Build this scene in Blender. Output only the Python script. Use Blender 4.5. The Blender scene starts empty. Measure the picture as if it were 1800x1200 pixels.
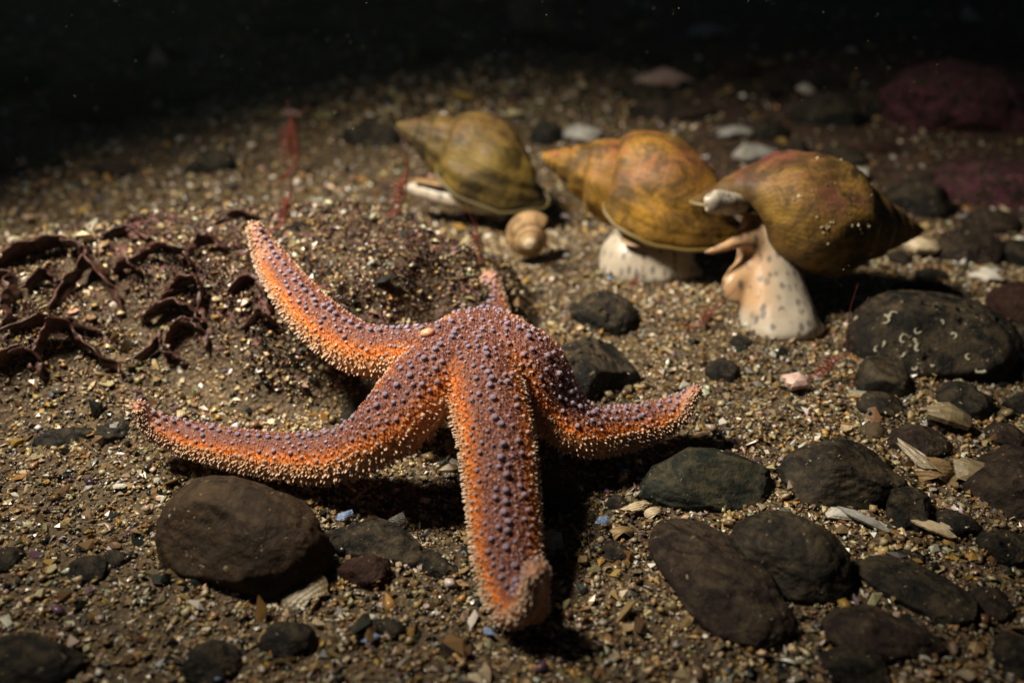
import bpy, bmesh, math, random
import numpy as np
from mathutils import Vector, Matrix, noise as mnoise
from mathutils.bvhtree import BVHTree
from mathutils.kdtree import KDTree

# ------------------------------------------------------------------ camera, world, light
# All coordinates in this script are centimetres; S turns them into metres.
S = 0.01
rng = np.random.default_rng(7)
random.seed(7)
scene = bpy.context.scene
COL = scene.collection
CAM_H, PITCH, FPX = 16.6, math.radians(27.0), 1600.0

cam_data = bpy.data.cameras.new('camera')
cam = bpy.data.objects.new('camera', cam_data)
COL.objects.link(cam)
cam.location = (0, 0, CAM_H * S)
cam.rotation_euler = (math.pi / 2 - PITCH, 0, 0)
cam_data.sensor_width = 36.0
cam_data.lens = 36.0 * FPX / 1800.0
cam_data.clip_start = 0.005
cam_data.clip_end = 100.0
cam_data.dof.use_dof = True
cam_data.dof.focus_distance = 27.3 * S
cam_data.dof.aperture_fstop = 8.0
scene.camera = cam

world = bpy.data.worlds.new('World')
scene.world = world
world.use_nodes = True
wn = world.node_tree.nodes
wl = world.node_tree.links
sky = wn.new('ShaderNodeTexSky')
sky.sky_type = 'NISHITA'
sky.sun_disc = False
sky.sun_elevation = math.radians(60)
sky.sun_rotation = math.radians(-80)
wl.new(sky.outputs[0], wn['Background'].inputs['Color'])
wn['Background'].inputs['Strength'].default_value = 0.0045   # deep, dark water

# the diver's lamp: the only light down here, held up on the left
LAMP_POS, LAMP_AIM = Vector((-25, 26.0, 43)), Vector((-2.0, 39.8, 0))
ld = bpy.data.lights.new('dive_lamp', 'SPOT')
ld.energy = 27.5
ld.color = (1.0, 0.90, 0.73)
ld.spot_size = math.radians(72)
ld.spot_blend = 1.0
ld.shadow_soft_size = 0.06
lamp = bpy.data.objects.new('dive_lamp', ld)
COL.objects.link(lamp)
lamp.location = LAMP_POS * S
lamp.rotation_euler = (LAMP_AIM - LAMP_POS).to_track_quat('-Z', 'Y').to_euler()

scene.view_settings.view_transform = 'Standard'
scene.view_settings.look = 'None'
scene.view_settings.gamma = 1.0
scene.view_settings.exposure = 0.0
scene.view_settings.use_curve_mapping = False
scene.cycles.use_denoising = True
scene.cycles.max_bounces = 6
scene.cycles.caustics_reflective = False
scene.cycles.caustics_refractive = False

# ------------------------------------------------------------------ helpers
FW = np.array([0, math.cos(PITCH), -math.sin(PITCH)])
UPV = np.array([0, math.sin(PITCH), math.cos(PITCH)])
CAMP = np.array([0, 0, CAM_H])


def ray(u, v):
    return FW + (u - 900) / FPX * np.array([1.0, 0, 0]) + (600 - v) / FPX * UPV


def P(u, v, z=0.0):
    """point at height z (cm) seen at photo position u, v"""
    d = ray(u, v)
    return CAMP + d * ((z - CAM_H) / d[2])


def Py(u, v, y):
    d = ray(u, v)
    return CAMP + d * (y / d[1])


def proj(p):
    q = np.asarray(p, float) - CAMP
    dep = q @ FW
    return np.array([900 + FPX * q[0] / dep, 600 - FPX * (q @ UPV) / dep])


def fields(o, label=None, cat=None, group=None, kind=None):
    if label: o['label'] = label
    if cat: o['category'] = cat
    if group: o['group'] = group
    if kind: o['kind'] = kind
    return o


def empty(name, loc):
    o = bpy.data.objects.new(name, None)
    o.location = Vector(loc) * S
    o.empty_display_size = 0.01
    COL.objects.link(o)
    return o


def np_mesh(name, v, faces, smooth=True, attrs=None, origin=(0, 0, 0)):
    """v Nx3 (cm); faces list or (M,k) array; attrs dict name-> Nx3 point colours"""
    me = bpy.data.meshes.new(name)
    v = (np.asarray(v, float) - np.asarray(origin, float)) * S
    if isinstance(faces, np.ndarray):
        M, k = faces.shape
        me.vertices.add(len(v))
        me.vertices.foreach_set('co', v.astype(np.float32).ravel())
        me.loops.add(M * k)
        me.loops.foreach_set('vertex_index', faces.astype(np.int32).ravel())
        me.polygons.add(M)
        me.polygons.foreach_set('loop_start', np.arange(0, M * k, k, dtype=np.int32))
        me.update(calc_edges=True)
    else:
        me.from_pydata([tuple(p) for p in v], [], [tuple(int(i) for i in f) for f in faces])
    if smooth:
        me.polygons.foreach_set('use_smooth', np.ones(len(me.polygons), bool))
    else:
        me.polygons.foreach_set('use_smooth', np.zeros(len(me.polygons), bool))
    if attrs:
        for an, val in attrs.items():
            a = me.attributes.new(an, 'FLOAT_COLOR', 'POINT')
            c = np.ones((len(v), 4), np.float32)
            c[:, :3] = val
            a.data.foreach_set('color', c.ravel())
    me.validate()
    return me


def link(name, me, mat, parent=None, loc=None):
    o = bpy.data.objects.new(name, me)
    COL.objects.link(o)
    if mat and not me.materials:
        me.materials.append(mat)
    if parent is not None:
        o.parent = parent
    if loc is not None:
        o.location = Vector(loc) * S
    return o


def catmull(pts, n):
    pts = np.asarray(pts, float)
    p = np.vstack([2 * pts[0] - pts[1], pts, 2 * pts[-1] - pts[-2]])
    seg = len(pts) - 1
    out = []
    for i in range(n):
        t = i / (n - 1) * seg
        k = min(int(t), seg - 1)
        f = t - k
        a, b, c, d = p[k], p[k + 1], p[k + 2], p[k + 3]
        out.append(0.5 * (2 * b + (c - a) * f + (2 * a - 5 * b + 4 * c - d) * f * f + (3 * b - a - 3 * c + d) * f ** 3))
    return np.array(out)


def frames(C, upref=(0, 0, 1)):
    T = np.gradient(C, axis=0)
    T /= np.linalg.norm(T, axis=1)[:, None] + 1e-9
    U = np.tile(np.asarray(upref, float), (len(C), 1))
    for i in range(len(C)):
        base = U[i - 1] if i else U[0]
        ref = 0.35 * np.asarray(upref, float) + 0.65 * base if i else base
        u = ref - T[i] * (ref @ T[i])
        n = np.linalg.norm(u)
        U[i] = u / n if n > 1e-4 else U[i - 1]
    return T, np.cross(T, U), U


def tube(path, radii, k=10, n=None, sec=None, upref=(0, 0, 1), caps=True):
    """swept tube -> verts, faces"""
    path = np.asarray(path, float)
    n = n or max(8, len(path) * 5)
    C = catmull(path, n)
    r = np.interp(np.linspace(0, 1, n), np.linspace(0, 1, len(radii)), radii)
    T, Sd, U = frames(C, upref)
    ang = np.linspace(0, 2 * math.pi, k, endpoint=False)
    sx, sy = (np.cos(ang), np.sin(ang)) if sec is None else sec(ang)
    v = (C[:, None] + r[:, None, None] * (sx[None, :, None] * Sd[:, None] + sy[None, :, None] * U[:, None])).reshape(-1, 3)
    f = []
    for i in range(n - 1):
        for j in range(k):
            j2 = (j + 1) % k
            f.append((i * k + j, i * k + j2, (i + 1) * k + j2, (i + 1) * k + j))
    if caps:
        f.append(tuple(range(k))[::-1])
        f.append(tuple((n - 1) * k + j for j in range(k)))
    return v, f


def ico(sub):
    bm = bmesh.new()
    bmesh.ops.create_icosphere(bm, subdivisions=sub, radius=1.0)
    v = np.array([tuple(p.co) for p in bm.verts])
    bm.verts.index_update()
    f = np.array([[q.index for q in fc.verts] for fc in bm.faces])
    bm.free()
    return v, f


ICO = {s: ico(s) for s in (1, 2, 3, 4, 5, 6)}


def basis(n):
    n = np.asarray(n, float); n = n / np.linalg.norm(n)
    a = np.array([0, 0, 1.0]) if abs(n[2]) < .9 else np.array([1.0, 0, 0])
    x = np.cross(a, n); x /= np.linalg.norm(x)
    return np.stack([x, np.cross(n, x), n], 1)


def merge(parts):
    vs, fs, o = [], [], 0
    for v, f in parts:
        vs.append(np.asarray(v, float))
        fs += [tuple(int(i) + o for i in q) for q in f]
        o += len(v)
    return np.vstack(vs), fs


def ball(c, r, sub=3):
    v, f = ICO[sub]
    return v * np.asarray(r, float) + np.asarray(c, float), f


def fused(parts, voxel, smooth_it=6):
    """union of overlapping closed pieces into one continuous skin (verts in cm, faces)"""
    v, f = merge(parts)
    me = np_mesh('tmp', v, f)
    o = bpy.data.objects.new('tmp', me)
    COL.objects.link(o)
    m = o.modifiers.new('r', 'REMESH'); m.mode = 'VOXEL'; m.voxel_size = voxel * S; m.adaptivity = 0
    s = o.modifiers.new('s', 'SMOOTH'); s.factor = 0.5; s.iterations = smooth_it
    dg = bpy.context.evaluated_depsgraph_get()
    m2 = bpy.data.meshes.new_from_object(o.evaluated_get(dg))
    vv = np.zeros(len(m2.vertices) * 3, np.float32)
    m2.vertices.foreach_get('co', vv)
    ff = [tuple(p.vertices) for p in m2.polygons]
    bpy.data.objects.remove(o)
    bpy.data.meshes.remove(me); bpy.data.meshes.remove(m2)
    ff = np.array(ff) if all(len(q) == 4 for q in ff) else ff
    return vv.reshape(-1, 3) / S, ff


def vnoise(x, y, seed=0):
    """smooth 2-D value noise (numpy), -1..1"""
    x = np.asarray(x, float); y = np.asarray(y, float)
    xi = np.floor(x).astype(np.int64); yi = np.floor(y).astype(np.int64)
    fx = x - xi; fy = y - yi
    fx = fx * fx * (3 - 2 * fx); fy = fy * fy * (3 - 2 * fy)
    def h(a, b):
        n = (a * 374761393 + b * 668265263 + seed * 974634777) & 0xffffffff
        n = ((n ^ (n >> 13)) * 1274126177) & 0xffffffff
        return ((n ^ (n >> 16)) & 0xffff) / 32767.5 - 1
    a = h(xi, yi) * (1 - fx) + h(xi + 1, yi) * fx
    b = h(xi, yi + 1) * (1 - fx) + h(xi + 1, yi + 1) * fx
    return a * (1 - fy) + b * fy


def sstep(a, b, x):
    t = np.clip((x - a) / (b - a), 0, 1)
    return t * t * (3 - 2 * t)


def mound_mask(x, y):
    n = vnoise(x * 0.35, y * 0.35, 3) * 0.16 + vnoise(x * 0.9, y * 0.9, 4) * 0.06
    e1 = np.sqrt(((x + 9.5) / 10.0) ** 2 + ((y - 35.0) / 6.6) ** 2) + n
    m1 = 1 - sstep(0.62, 1.12, e1)
    e2 = np.sqrt(((x + 21) / 12.0) ** 2 + ((y - 34.0) / 8.5) ** 2) + n
    m2 = 0.78 * (1 - sstep(0.4, 1.2, e2))
    return np.maximum(m1, m2)


def terrain(x, y):
    x = np.asarray(x, float); y = np.asarray(y, float)
    z = 0.22 * vnoise(x * 0.22, y * 0.22, 1) + 0.12 * vnoise(x * 0.6, y * 0.6, 2) + 0.05 * vnoise(x * 1.7, y * 1.7, 9)
    z = z + 3.5 * mound_mask(x, y)
    z = z + 0.25 * mound_mask(x, y) * vnoise(x * 1.1, y * 1.1, 6)
    # a hollow under the star, and the bed sinking gently to the right behind
    z = z - 0.5 * np.exp(-(((x + 1) / 4) ** 2 + ((y - 24.5) / 4) ** 2))
    # far bank
    z = z + 4.0 * sstep(70, 130, y) + 1.5 * vnoise(x * 0.05, y * 0.05, 12) * sstep(60, 100, y)
    return z


# ------------------------------------------------------------------ materials
class NT:
    def __init__(self, name):
        self.m = bpy.data.materials.new(name)
        self.m.use_nodes = True
        self.t = self.m.node_tree
        self.n = self.t.nodes
        self.b = self.n['Principled BSDF']
        tc = self.n.new('ShaderNodeTexCoord')
        self.obj = tc.outputs['Object']

    def lk(self, a, b):
        self.t.links.new(a, b)

    def noise(self, scale, detail=4, rough=0.6, vec=None, dist=0.0):
        n = self.n.new('ShaderNodeTexNoise')
        n.inputs['Scale'].default_value = scale
        n.inputs['Detail'].default_value = detail
        n.inputs['Roughness'].default_value = rough
        n.inputs['Distortion'].default_value = dist
        self.lk(vec or self.obj, n.inputs['Vector'])
        return n.outputs['Fac']

    def voronoi(self, scale, feature='F1', out='Distance', vec=None):
        n = self.n.new('ShaderNodeTexVoronoi')
        n.feature = feature
        n.inputs['Scale'].default_value = scale
        self.lk(vec or self.obj, n.inputs['Vector'])
        return n.outputs[out]

    def wave(self, scale, dist=2.0, direction='Z', vec=None):
        n = self.n.new('ShaderNodeTexWave')
        n.bands_direction = direction
        n.inputs['Scale'].default_value = scale
        n.inputs['Distortion'].default_value = dist
        n.inputs['Detail'].default_value = 3
        self.lk(vec or self.obj, n.inputs['Vector'])
        return n.outputs['Fac']

    def ramp(self, fac, stops, interp='LINEAR'):
        n = self.n.new('ShaderNodeValToRGB')
        n.color_ramp.interpolation = interp
        el = n.color_ramp.elements
        while len(el) > len(stops): el.remove(el[-1])
        while len(el) < len(stops): el.new(0.5)
        for e, (p, c) in zip(el, stops):
            e.position = p
            e.color = (c, c, c, 1) if isinstance(c, (int, float)) else (*c, 1)
        self.lk(fac, n.inputs['Fac'])
        return n.outputs['Color']

    def mix(self, fac, a, b, mode='MIX'):
        n = self.n.new('ShaderNodeMix')
        n.data_type = 'RGBA'
        n.blend_type = mode
        for sock, val in ((n.inputs[0], fac), (n.inputs[6], a), (n.inputs[7], b)):
            if isinstance(val, (int, float)):
                sock.default_value = val if sock == n.inputs[0] else (val, val, val, 1)
            elif isinstance(val, tuple):
                sock.default_value = (*val, 1)
            else:
                self.lk(val, sock)
        return n.outputs[2]

    def math(self, op, a, b=None):
        n = self.n.new('ShaderNodeMath')
        n.operation = op
        for i, val in enumerate((a, b)):
            if val is None: continue
            if isinstance(val, (int, float)): n.inputs[i].default_value = val
            else: self.lk(val, n.inputs[i])
        return n.outputs[0]

    def attr(self, name):
        n = self.n.new('ShaderNodeAttribute')
        n.attribute_name = name
        return n.outputs['Color']

    def up(self):
        """how far the surface's geometry faces up (for silt that settles on top)"""
        g = self.n.new('ShaderNodeNewGeometry')
        s = self.n.new('ShaderNodeSeparateXYZ')
        self.lk(g.outputs['Normal'], s.inputs[0])
        return s.outputs['Z']

    def rand(self):
        n = self.n.new('ShaderNodeObjectInfo')
        return n.outputs['Random']

    def bump(self, h, dist, strength=1.0):
        n = self.n.new('ShaderNodeBump')
        n.inputs['Strength'].default_value = strength
        n.inputs['Distance'].default_value = dist
        self.lk(h, n.inputs['Height'])
        self.lk(n.outputs[0], self.b.inputs['Normal'])

    def set(self, color=None, rough=None, sss=None, sssr=None, spec=None, **kw):
        b = self.b
        if color is not None:
            if isinstance(color, tuple): b.inputs['Base Color'].default_value = (*color, 1)
            else: self.lk(color, b.inputs['Base Color'])
        if rough is not None:
            if isinstance(rough, (int, float)): b.inputs['Roughness'].default_value = rough
            else: self.lk(rough, b.inputs['Roughness'])
        if sss:
            b.inputs['Subsurface Weight'].default_value = sss
            b.inputs['Subsurface Radius'].default_value = sssr or (1, .35, .15)
            b.inputs['Subsurface Scale'].default_value = 0.0025
        if spec is not None: b.inputs['Specular IOR Level'].default_value = spec
        for k, val in kw.items(): b.inputs[k].default_value = val
        return self.m


def stone_mat(name, c1, c2, speck=(.34, .27, .16), silt=(.17, .125, .07), silt_amt=0.55, rough=.62, bump=.0007, pink=0.0, pits=0.3):
    c1, c2, silt = tuple(x * .58 for x in c1), tuple(x * .58 for x in c2), tuple(x * .62 for x in silt)
    t = NT(name)
    base = t.mix(t.ramp(t.noise(45, 6, .65), [(.35, 0), (.68, 1)]), c1, c2)
    fine = t.noise(420, 5, .7)
    base = t.mix(t.ramp(fine, [(.38, .75), (.7, 0)]), base, tuple(x * .45 for x in c1))
    up = t.ramp(t.up(), [(.15, 0), (.95, 1)])
    smask = t.math('MULTIPLY', t.math('MULTIPLY', up, t.ramp(t.noise(130, 5, .7, dist=.6), [(.42, 0), (.62, 1)])), silt_amt)
    base = t.mix(smask, base, silt)
    if pink:
        base = t.mix(t.math('MULTIPLY', t.ramp(t.noise(150, 8, .75, dist=1.5), [(.47, 0), (.55, 1)]), pink), base, (.12, .035, .05))
    sp2 = t.math('MULTIPLY', t.ramp(t.noise(520, 3, .5, dist=.5), [(.66, 0), (.70, 1)]), t.ramp(t.noise(90, 3), [(.45, 0), (.6, .9)]))
    base = t.mix(sp2, base, speck)
    h = t.math('ADD', t.math('MULTIPLY', t.noise(110, 8, .65), 1.0), t.math('MULTIPLY', fine, .35))
    h = t.math('SUBTRACT', h, t.math('MULTIPLY', t.ramp(t.voronoi(160), [(.0, 1), (.3, 0)]), pits))
    t.bump(h, bump * 3.2 + .0006, 1.0)
    return t.set(base, t.ramp(fine, [(.3, rough - .08), (.7, rough + .2)]), spec=.22)


M = {}
M['basalt'] = stone_mat('dark_basalt', (.016, .015, .013), (.034, .029, .022))
M['basalt2'] = stone_mat('smooth_dark_stone', (.022, .019, .015), (.045, .036, .025), bump=.0003, pits=.08, silt_amt=.7)
M['green'] = stone_mat('green_black_stone', (.014, .022, .018), (.026, .036, .028), bump=.0003, pits=.12, silt_amt=.6, silt=(.15, .12, .06))
M['brown'] = stone_mat('smooth_brown_stone', (.045, .028, .016), (.10, .055, .026), bump=.00045, pits=.1, silt=(.16, .10, .05))
M['purple'] = stone_mat('purple_brown_stone', (.030, .018, .016), (.062, .034, .028), bump=.0007, pits=.4)
M['red'] = stone_mat('red_brown_stone', (.05, .016, .012), (.085, .03, .02), bump=.0008, pits=.35, silt_amt=.3)
M['rough'] = stone_mat('rough_dark_stone', (.017, .016, .014), (.04, .035, .028), bump=.0012, pits=.8, silt_amt=.8)
M['pinkrock'] = stone_mat('pink_crusted_rock', (.03, .02, .016), (.06, .036, .028), bump=.001, pits=.6, pink=.95)
M['tan'] = stone_mat('tan_pebble', (.16, .11, .06), (.25, .17, .09), bump=.0004, pits=.1)

# seabed: shell sand under the grit, darker where the crusted bank rises
t = NT('seabed_sand')
cell = t.voronoi(520, out='Color')
sep = t.n.new('ShaderNodeSeparateColor'); t.lk(cell, sep.inputs[0])
g = t.ramp(sep.outputs[0], [(0, (.02, .014, .008)), (.3, (.05, .033, .017)), (.6, (.10, .068, .034)), (.85, (.18, .125, .068)), (1, (.3, .25, .17))], 'CONSTANT')
fineg = t.noise(900, 3)
g = t.mix(.5, g, t.ramp(fineg, [(.3, (.03, .02, .012)), (.7, (.2, .14, .08))]))
crust = t.attr('crust')
csep = t.n.new('ShaderNodeSeparateColor'); t.lk(crust, csep.inputs[0])
turf = t.ramp(t.noise(260, 6, .7), [(.3, (.018, .011, .006)), (.55, (.055, .032, .018)), (.75, (.11, .07, .045))])
turf = t.mix(t.ramp(t.noise(95, 5, .65, dist=1.2), [(.54, 0), (.62, .8)]), turf, (.20, .075, .085))
msk = t.math('MULTIPLY', csep.outputs[0], t.ramp(t.noise(70, 5, .7), [(.36, 0), (.5, 1)]))
col = t.mix(msk, g, turf)
t.bump(t.math('ADD', t.voronoi(520), t.noise(200, 6, .7)), .0016, .9)
M['seabed'] = t.set(col, .7, spec=.3)

t = NT('shell_grit')
c = t.attr('col')
c = t.mix(.35, c, t.ramp(t.noise(1500, 3), [(.3, .35), (.7, 1.0)]), 'MULTIPLY')
M['grit'] = t.set(c, .3, spec=.5)

def shell_mat(name, c1, c2, band=None, rough=.35, scale=90):
    t = NT(name)
    r = t.rand()
    add = t.n.new('ShaderNodeVectorMath'); add.operation = 'ADD'
    t.lk(t.obj, add.inputs[0]); t.lk(r, add.inputs[1])
    base = t.mix(t.ramp(t.noise(scale * 2, 5, .6, vec=add.outputs[0]), [(.3, 0), (.7, 1)]), c1, c2)
    base = t.mix(t.ramp(t.noise(600, 4, vec=add.outputs[0]), [(.55, 0), (.75, .7)]), base, tuple(x * .3 for x in c1))
    if band:
        base = t.mix(t.ramp(t.wave(scale, 1.2, 'Y'), [(.45, 0), (.8, .35)]), base, band)
    t.bump(t.math('ADD', t.math('MULTIPLY', t.wave(scale * 2.2, 3.0, 'Y'), .5), t.noise(350, 6, .7)), .0003, .7)
    base = t.mix(t.ramp(t.noise(130, 6, .75), [(.5, 0), (.68, .8)]), base, (.09, .065, .04))
    return t.set(base, rough, spec=.4)

M['shell_white'] = shell_mat('white_shell', (.55, .50, .42), (.70, .67, .60))
M['shell_cream'] = shell_mat('cream_shell', (.50, .38, .22), (.62, .52, .36))
M['shell_tan'] = shell_mat('tan_shell', (.24, .15, .065), (.35, .24, .12), band=(.2, .12, .05))
M['shell_grey'] = shell_mat('grey_shell', (.22, .21, .19), (.4, .39, .36))
M['shell_pink'] = shell_mat('pink_shell', (.55, .33, .28), (.66, .5, .43))
M['shell_blue'] = shell_mat('blue_mussel_shell', (.07, .13, .32), (.36, .48, .68), rough=.22)
M['shell_purple'] = shell_mat('purple_shell', (.10, .05, .12), (.2, .12, .2))
M['shell_old'] = shell_mat('weathered_shell', (.17, .125, .065), (.30, .24, .14), band=(.10, .07, .035))

# ------------------------------------------------------------------ seabed
def axis(fine0, fine1, step, out0, out1, k=14):
    mid = np.arange(fine0, fine1 + 1e-6, step)
    lo = fine0 - np.geomspace(step * 2, fine0 - out0, k)[::-1]
    hi = fine1 + np.geomspace(step * 2, out1 - fine1, k)
    return np.concatenate([lo, mid, hi])

gx = axis(-62, 62, .55, -900, 900)
gy = axis(4, 120, .55, -300, 1500)
X, Y = np.meshgrid(gx, gy)
Z = terrain(X, Y)
vg = np.stack([X, Y, Z], -1).reshape(-1, 3)
nx, ny = len(gx), len(gy)
ii = (np.arange(ny - 1)[:, None] * nx + np.arange(nx - 1)[None]).ravel()
fg = np.stack([ii, ii + 1, ii + 1 + nx, ii + nx], -1)
cm = mound_mask(vg[:, 0], vg[:, 1])
rightback = sstep(4, 14, vg[:, 0] - 0.1 * (vg[:, 1] - 40)) * sstep(42, 52, vg[:, 1]) * .9
cm = np.clip(np.maximum(cm * 1.2, rightback), 0, 1)
me = np_mesh('seabed', vg, fg, attrs={'crust': np.repeat(cm[:, None], 3, 1)})
seabed = fields(link('seabed', me, M['seabed']), 'shell sand seabed with a crusted low bank', None, None, 'structure')

# ------------------------------------------------------------------ stones
STONE_V = []
STONES = []   # centre, axes for grit avoidance


def stone(label, u1, v1, u2, v2, minor, mat, flat=.7, seed=0, amp=.13, block=.0, embed=.45, sub=4, cat='stone', name='stone', z0=None, tilt=(0, 0), group=None, fine=.026):
    if sub == 4 and minor > 70 and v1 > 480: sub = 5
    elif sub == 5 and v1 > 700: sub = 6
    c = 1.0
    zt = 0.0
    for _ in range(5):
        zc = zt + c * (1 - 2 * embed)
        a1, a2 = P(u1, v1, zc), P(u2, v2, zc)
        cen = (a1 + a2) / 2
        Mv = a2 - a1; Mv[2] = 0
        a = np.linalg.norm(Mv) / 2
        md = Mv / (2 * a)
        nd = np.array([-md[1], md[0], 0])
        mi = proj(cen + md * .5) - proj(cen - md * .5); mi /= np.linalg.norm(mi)
        pp = np.array([-mi[1], mi[0]])
        kN = abs((proj(cen + nd * .5) - proj(cen - nd * .5)) @ pp)
        kZ = abs((proj(cen + np.array([0, 0, .5])) - proj(cen - np.array([0, 0, .5]))) @ pp)
        b = (minor / 2) / math.sqrt(kN ** 2 + (flat * kZ) ** 2)
        b = min(b, 1.5 * a + .6)
        c = flat * b
        zt = float(terrain(cen[0], cen[1])) if z0 is None else z0
    v, f = ICO[sub]
    v = v.copy()
    rr = np.random.default_rng(seed + 100)
    off = Vector(rr.uniform(-50, 50, 3))
    if block > 0:
        e = 1 - block * .55
        v = np.sign(v) * np.abs(v) ** e
        v /= (np.linalg.norm(v, axis=1) ** (0.55))[:, None]
    # a few broad worn facets
    for _ in range(11):
        d = rr.normal(size=3); d /= np.linalg.norm(d)
        lim = rr.uniform(.72, .94)
        s = v @ d
        over = np.clip(s - lim, 0, None)
        v -= d[None] * (over * .95)[:, None]
    out = np.empty_like(v)
    for i, p in enumerate(v):
        q = Vector(p)
        n = mnoise.noise(q * 1.1 + off) * amp + mnoise.noise(q * 2.6 + off) * amp * .45 + mnoise.noise(q * 7 + off) * fine
        if sub >= 4: n += mnoise.noise(q * 17 + off) * fine * .45
        if sub >= 6: n += mnoise.noise(q * 38 + off) * fine * .28
        out[i] = p * (1 + n)
    out *= np.array([a, b, c])
    if tilt[0] or tilt[1]:
        R = np.array(Matrix.Rotation(math.radians(tilt[0]), 3, 'X') @ Matrix.Rotation(math.radians(tilt[1]), 3, 'Y'))
        out = out @ R.T
    w = cen + out[:, :1] * md + out[:, 1:2] * nd + out[:, 2:3] * np.array([0, 0, 1.0])
    org = np.array([cen[0], cen[1], w[:, 2].min()])
    me = np_mesh('stone', w, f, origin=org)
    o = link(name, me, M[mat], loc=org)
    fields(o, label, cat, group)
    STONES.append((cen, a, b, c, md, nd)); STONE_V.append(w)
    o['_'] = 0
    del o['_']
    return o, cen, (a, b, c, md, nd), w


big_brown = stone('large smooth brown stone in front of the starfish left arm', 292, 918, 578, 996, 240, 'brown', flat=1.0, seed=14, amp=.09, block=.1, sub=5)
stone('rounded green-black stone right of the starfish', 1102, 842, 1378, 862, 128, 'green', flat=.75, seed=2, amp=.07, sub=5)
stone('dark smooth stone touching the green-black stone, a white shard at its right', 1366, 848, 1584, 838, 138, 'basalt2', flat=.8, seed=3, amp=.10, block=.25, sub=5)
stone('long purple-brown stone slanting between the front arm and a smooth dark stone', 1172, 915, 1368, 1150, 168, 'purple', flat=.6, seed=4, amp=.10, sub=5)
stone('smooth dark stone leaning on the long purple-brown stone', 1280, 945, 1496, 1030, 165, 'basalt2', flat=.9, seed=5, amp=.08, sub=5)
stone('flat dark elongated stone slanting toward the lower right corner', 1498, 988, 1735, 1095, 92, 'basalt', flat=.45, seed=6, amp=.12)
stone('red-brown stone below the smooth dark stone in the lower right', 1440, 1085, 1660, 1150, 105, 'purple', flat=.55, seed=7, amp=.14, block=.2)
stone('black angular stone cut by the bottom edge', 1440, 1165, 1570, 1190, 90, 'basalt', flat=.6, seed=8, amp=.18, block=.4)
stone('knobbly dark stone below the white splinter shard', 1548, 905, 1636, 895, 95, 'rough', flat=.8, seed=9, amp=.2)
stone('small dark stone right of the knobbly stone', 1642, 925, 1722, 925, 70, 'basalt', flat=.7, seed=10, amp=.15)
stone('speckled grey-black stone at the right edge', 1718, 962, 1812, 962, 75, 'rough', flat=.75, seed=12, amp=.12)
stone('big purple-brown rock cut by the right edge', 1705, 880, 1900, 840, 180, 'purple', flat=.6, seed=13, amp=.15)
tuberock = stone('big dark rock with curled white worm tubes under the right whelk', 1480, 600, 1782, 618, 200, 'rough', flat=.75, seed=14, amp=.10, block=.3, sub=5)
stone('brown-black stone in front of the worm tube rock', 1490, 665, 1606, 672, 92, 'basalt2', flat=.75, seed=15, amp=.1)
stone('small black stone below the worm tube rock', 1638, 703, 1742, 712, 75, 'basalt', flat=.6, seed=16, amp=.14)
stone('low dark stone beside the red shrimp', 1504, 706, 1592, 722, 52, 'basalt2', flat=.6, seed=17, amp=.12)
stone('small dark pebble between right whelk and starfish right arm', 1236, 652, 1302, 655, 50, 'basalt', flat=.7, seed=18, amp=.12)
stone('tiny dark pebble right of the whelk-side pebble', 1282, 602, 1322, 602, 34, 'basalt', flat=.7, seed=19, amp=.12, sub=3)
stone('dark stone dusted with grit behind the starfish right arm', 938, 640, 1120, 672, 130, 'rough', flat=.7, seed=20, amp=.16)
stone('dark brown stone behind the starfish, right of its back arm', 1008, 545, 1118, 570, 92, 'rough', flat=.7, seed=21, amp=.15)
stone('dark stone wedged under the two left arms of the starfish', 592, 740, 735, 712, 85, 'basalt2', flat=.7, seed=22, amp=.12, z0=-.3)
stone('dark stone in the shadow right of the front arm', 940, 850, 1005, 900, 120, 'basalt', flat=.6, seed=23, amp=.12)
stone('rough grey-black flat stone beside the large brown stone', 572, 935, 742, 975, 82, 'rough', flat=.55, seed=24, amp=.2)
stone('flat dark stone half buried left of the front arm tip', 715, 965, 800, 1010, 46, 'rough', flat=.5, seed=25, amp=.2)
stone('knobbly red-brown lump below the rough flat stone', 598, 1010, 692, 1015, 72, 'red', flat=.85, seed=26, amp=.24, fine=.08)
stone('round dark stone near the bottom edge under the pale curved shell', 456, 1128, 558, 1132, 84, 'basalt', flat=.8, seed=27, amp=.1)
stone('dark stone at the bottom edge left of the round dark stone', 322, 1165, 424, 1170, 90, 'basalt', flat=.75, seed=28, amp=.12)
stone('dark pebble in the lower left grit, larger of two', 118, 998, 192, 1006, 56, 'basalt', flat=.75, seed=29, amp=.1)
stone('dark pebble in the lower left grit, smaller of two', 186, 975, 220, 990, 44, 'basalt', flat=.75, seed=30, amp=.1, sub=3)
stone('dark pebble cut by the left edge in the lower left', -20, 985, 42, 990, 56, 'basalt', flat=.7, seed=31, amp=.12)
stone('big black stone in the lower left corner', -60, 1165, 140, 1180, 130, 'basalt', flat=.7, seed=32, amp=.12)
stone('small black pebble below the red-brown lump', 640, 1100, 712, 1106, 42, 'basalt', flat=.7, seed=33, amp=.12, sub=3)
stone('small dark pebble left of the front arm tip shadow', 772, 1136, 834, 1142, 44, 'rough', flat=.7, seed=34, amp=.15, sub=3)
stone('flat black slate piece at the left near the left arm tip', 62, 775, 168, 762, 40, 'basalt', flat=.5, seed=35, amp=.14, block=.3)
stone('flat black stone just left of the left arm tip', 165, 765, 240, 745, 42, 'basalt', flat=.5, seed=36, amp=.16, block=.3)
stone('rust-brown boulder in the dim back left', 85, 190, 302, 205, 128, 'red', flat=.75, seed=37, amp=.12, cat='boulder', name='boulder')
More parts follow.
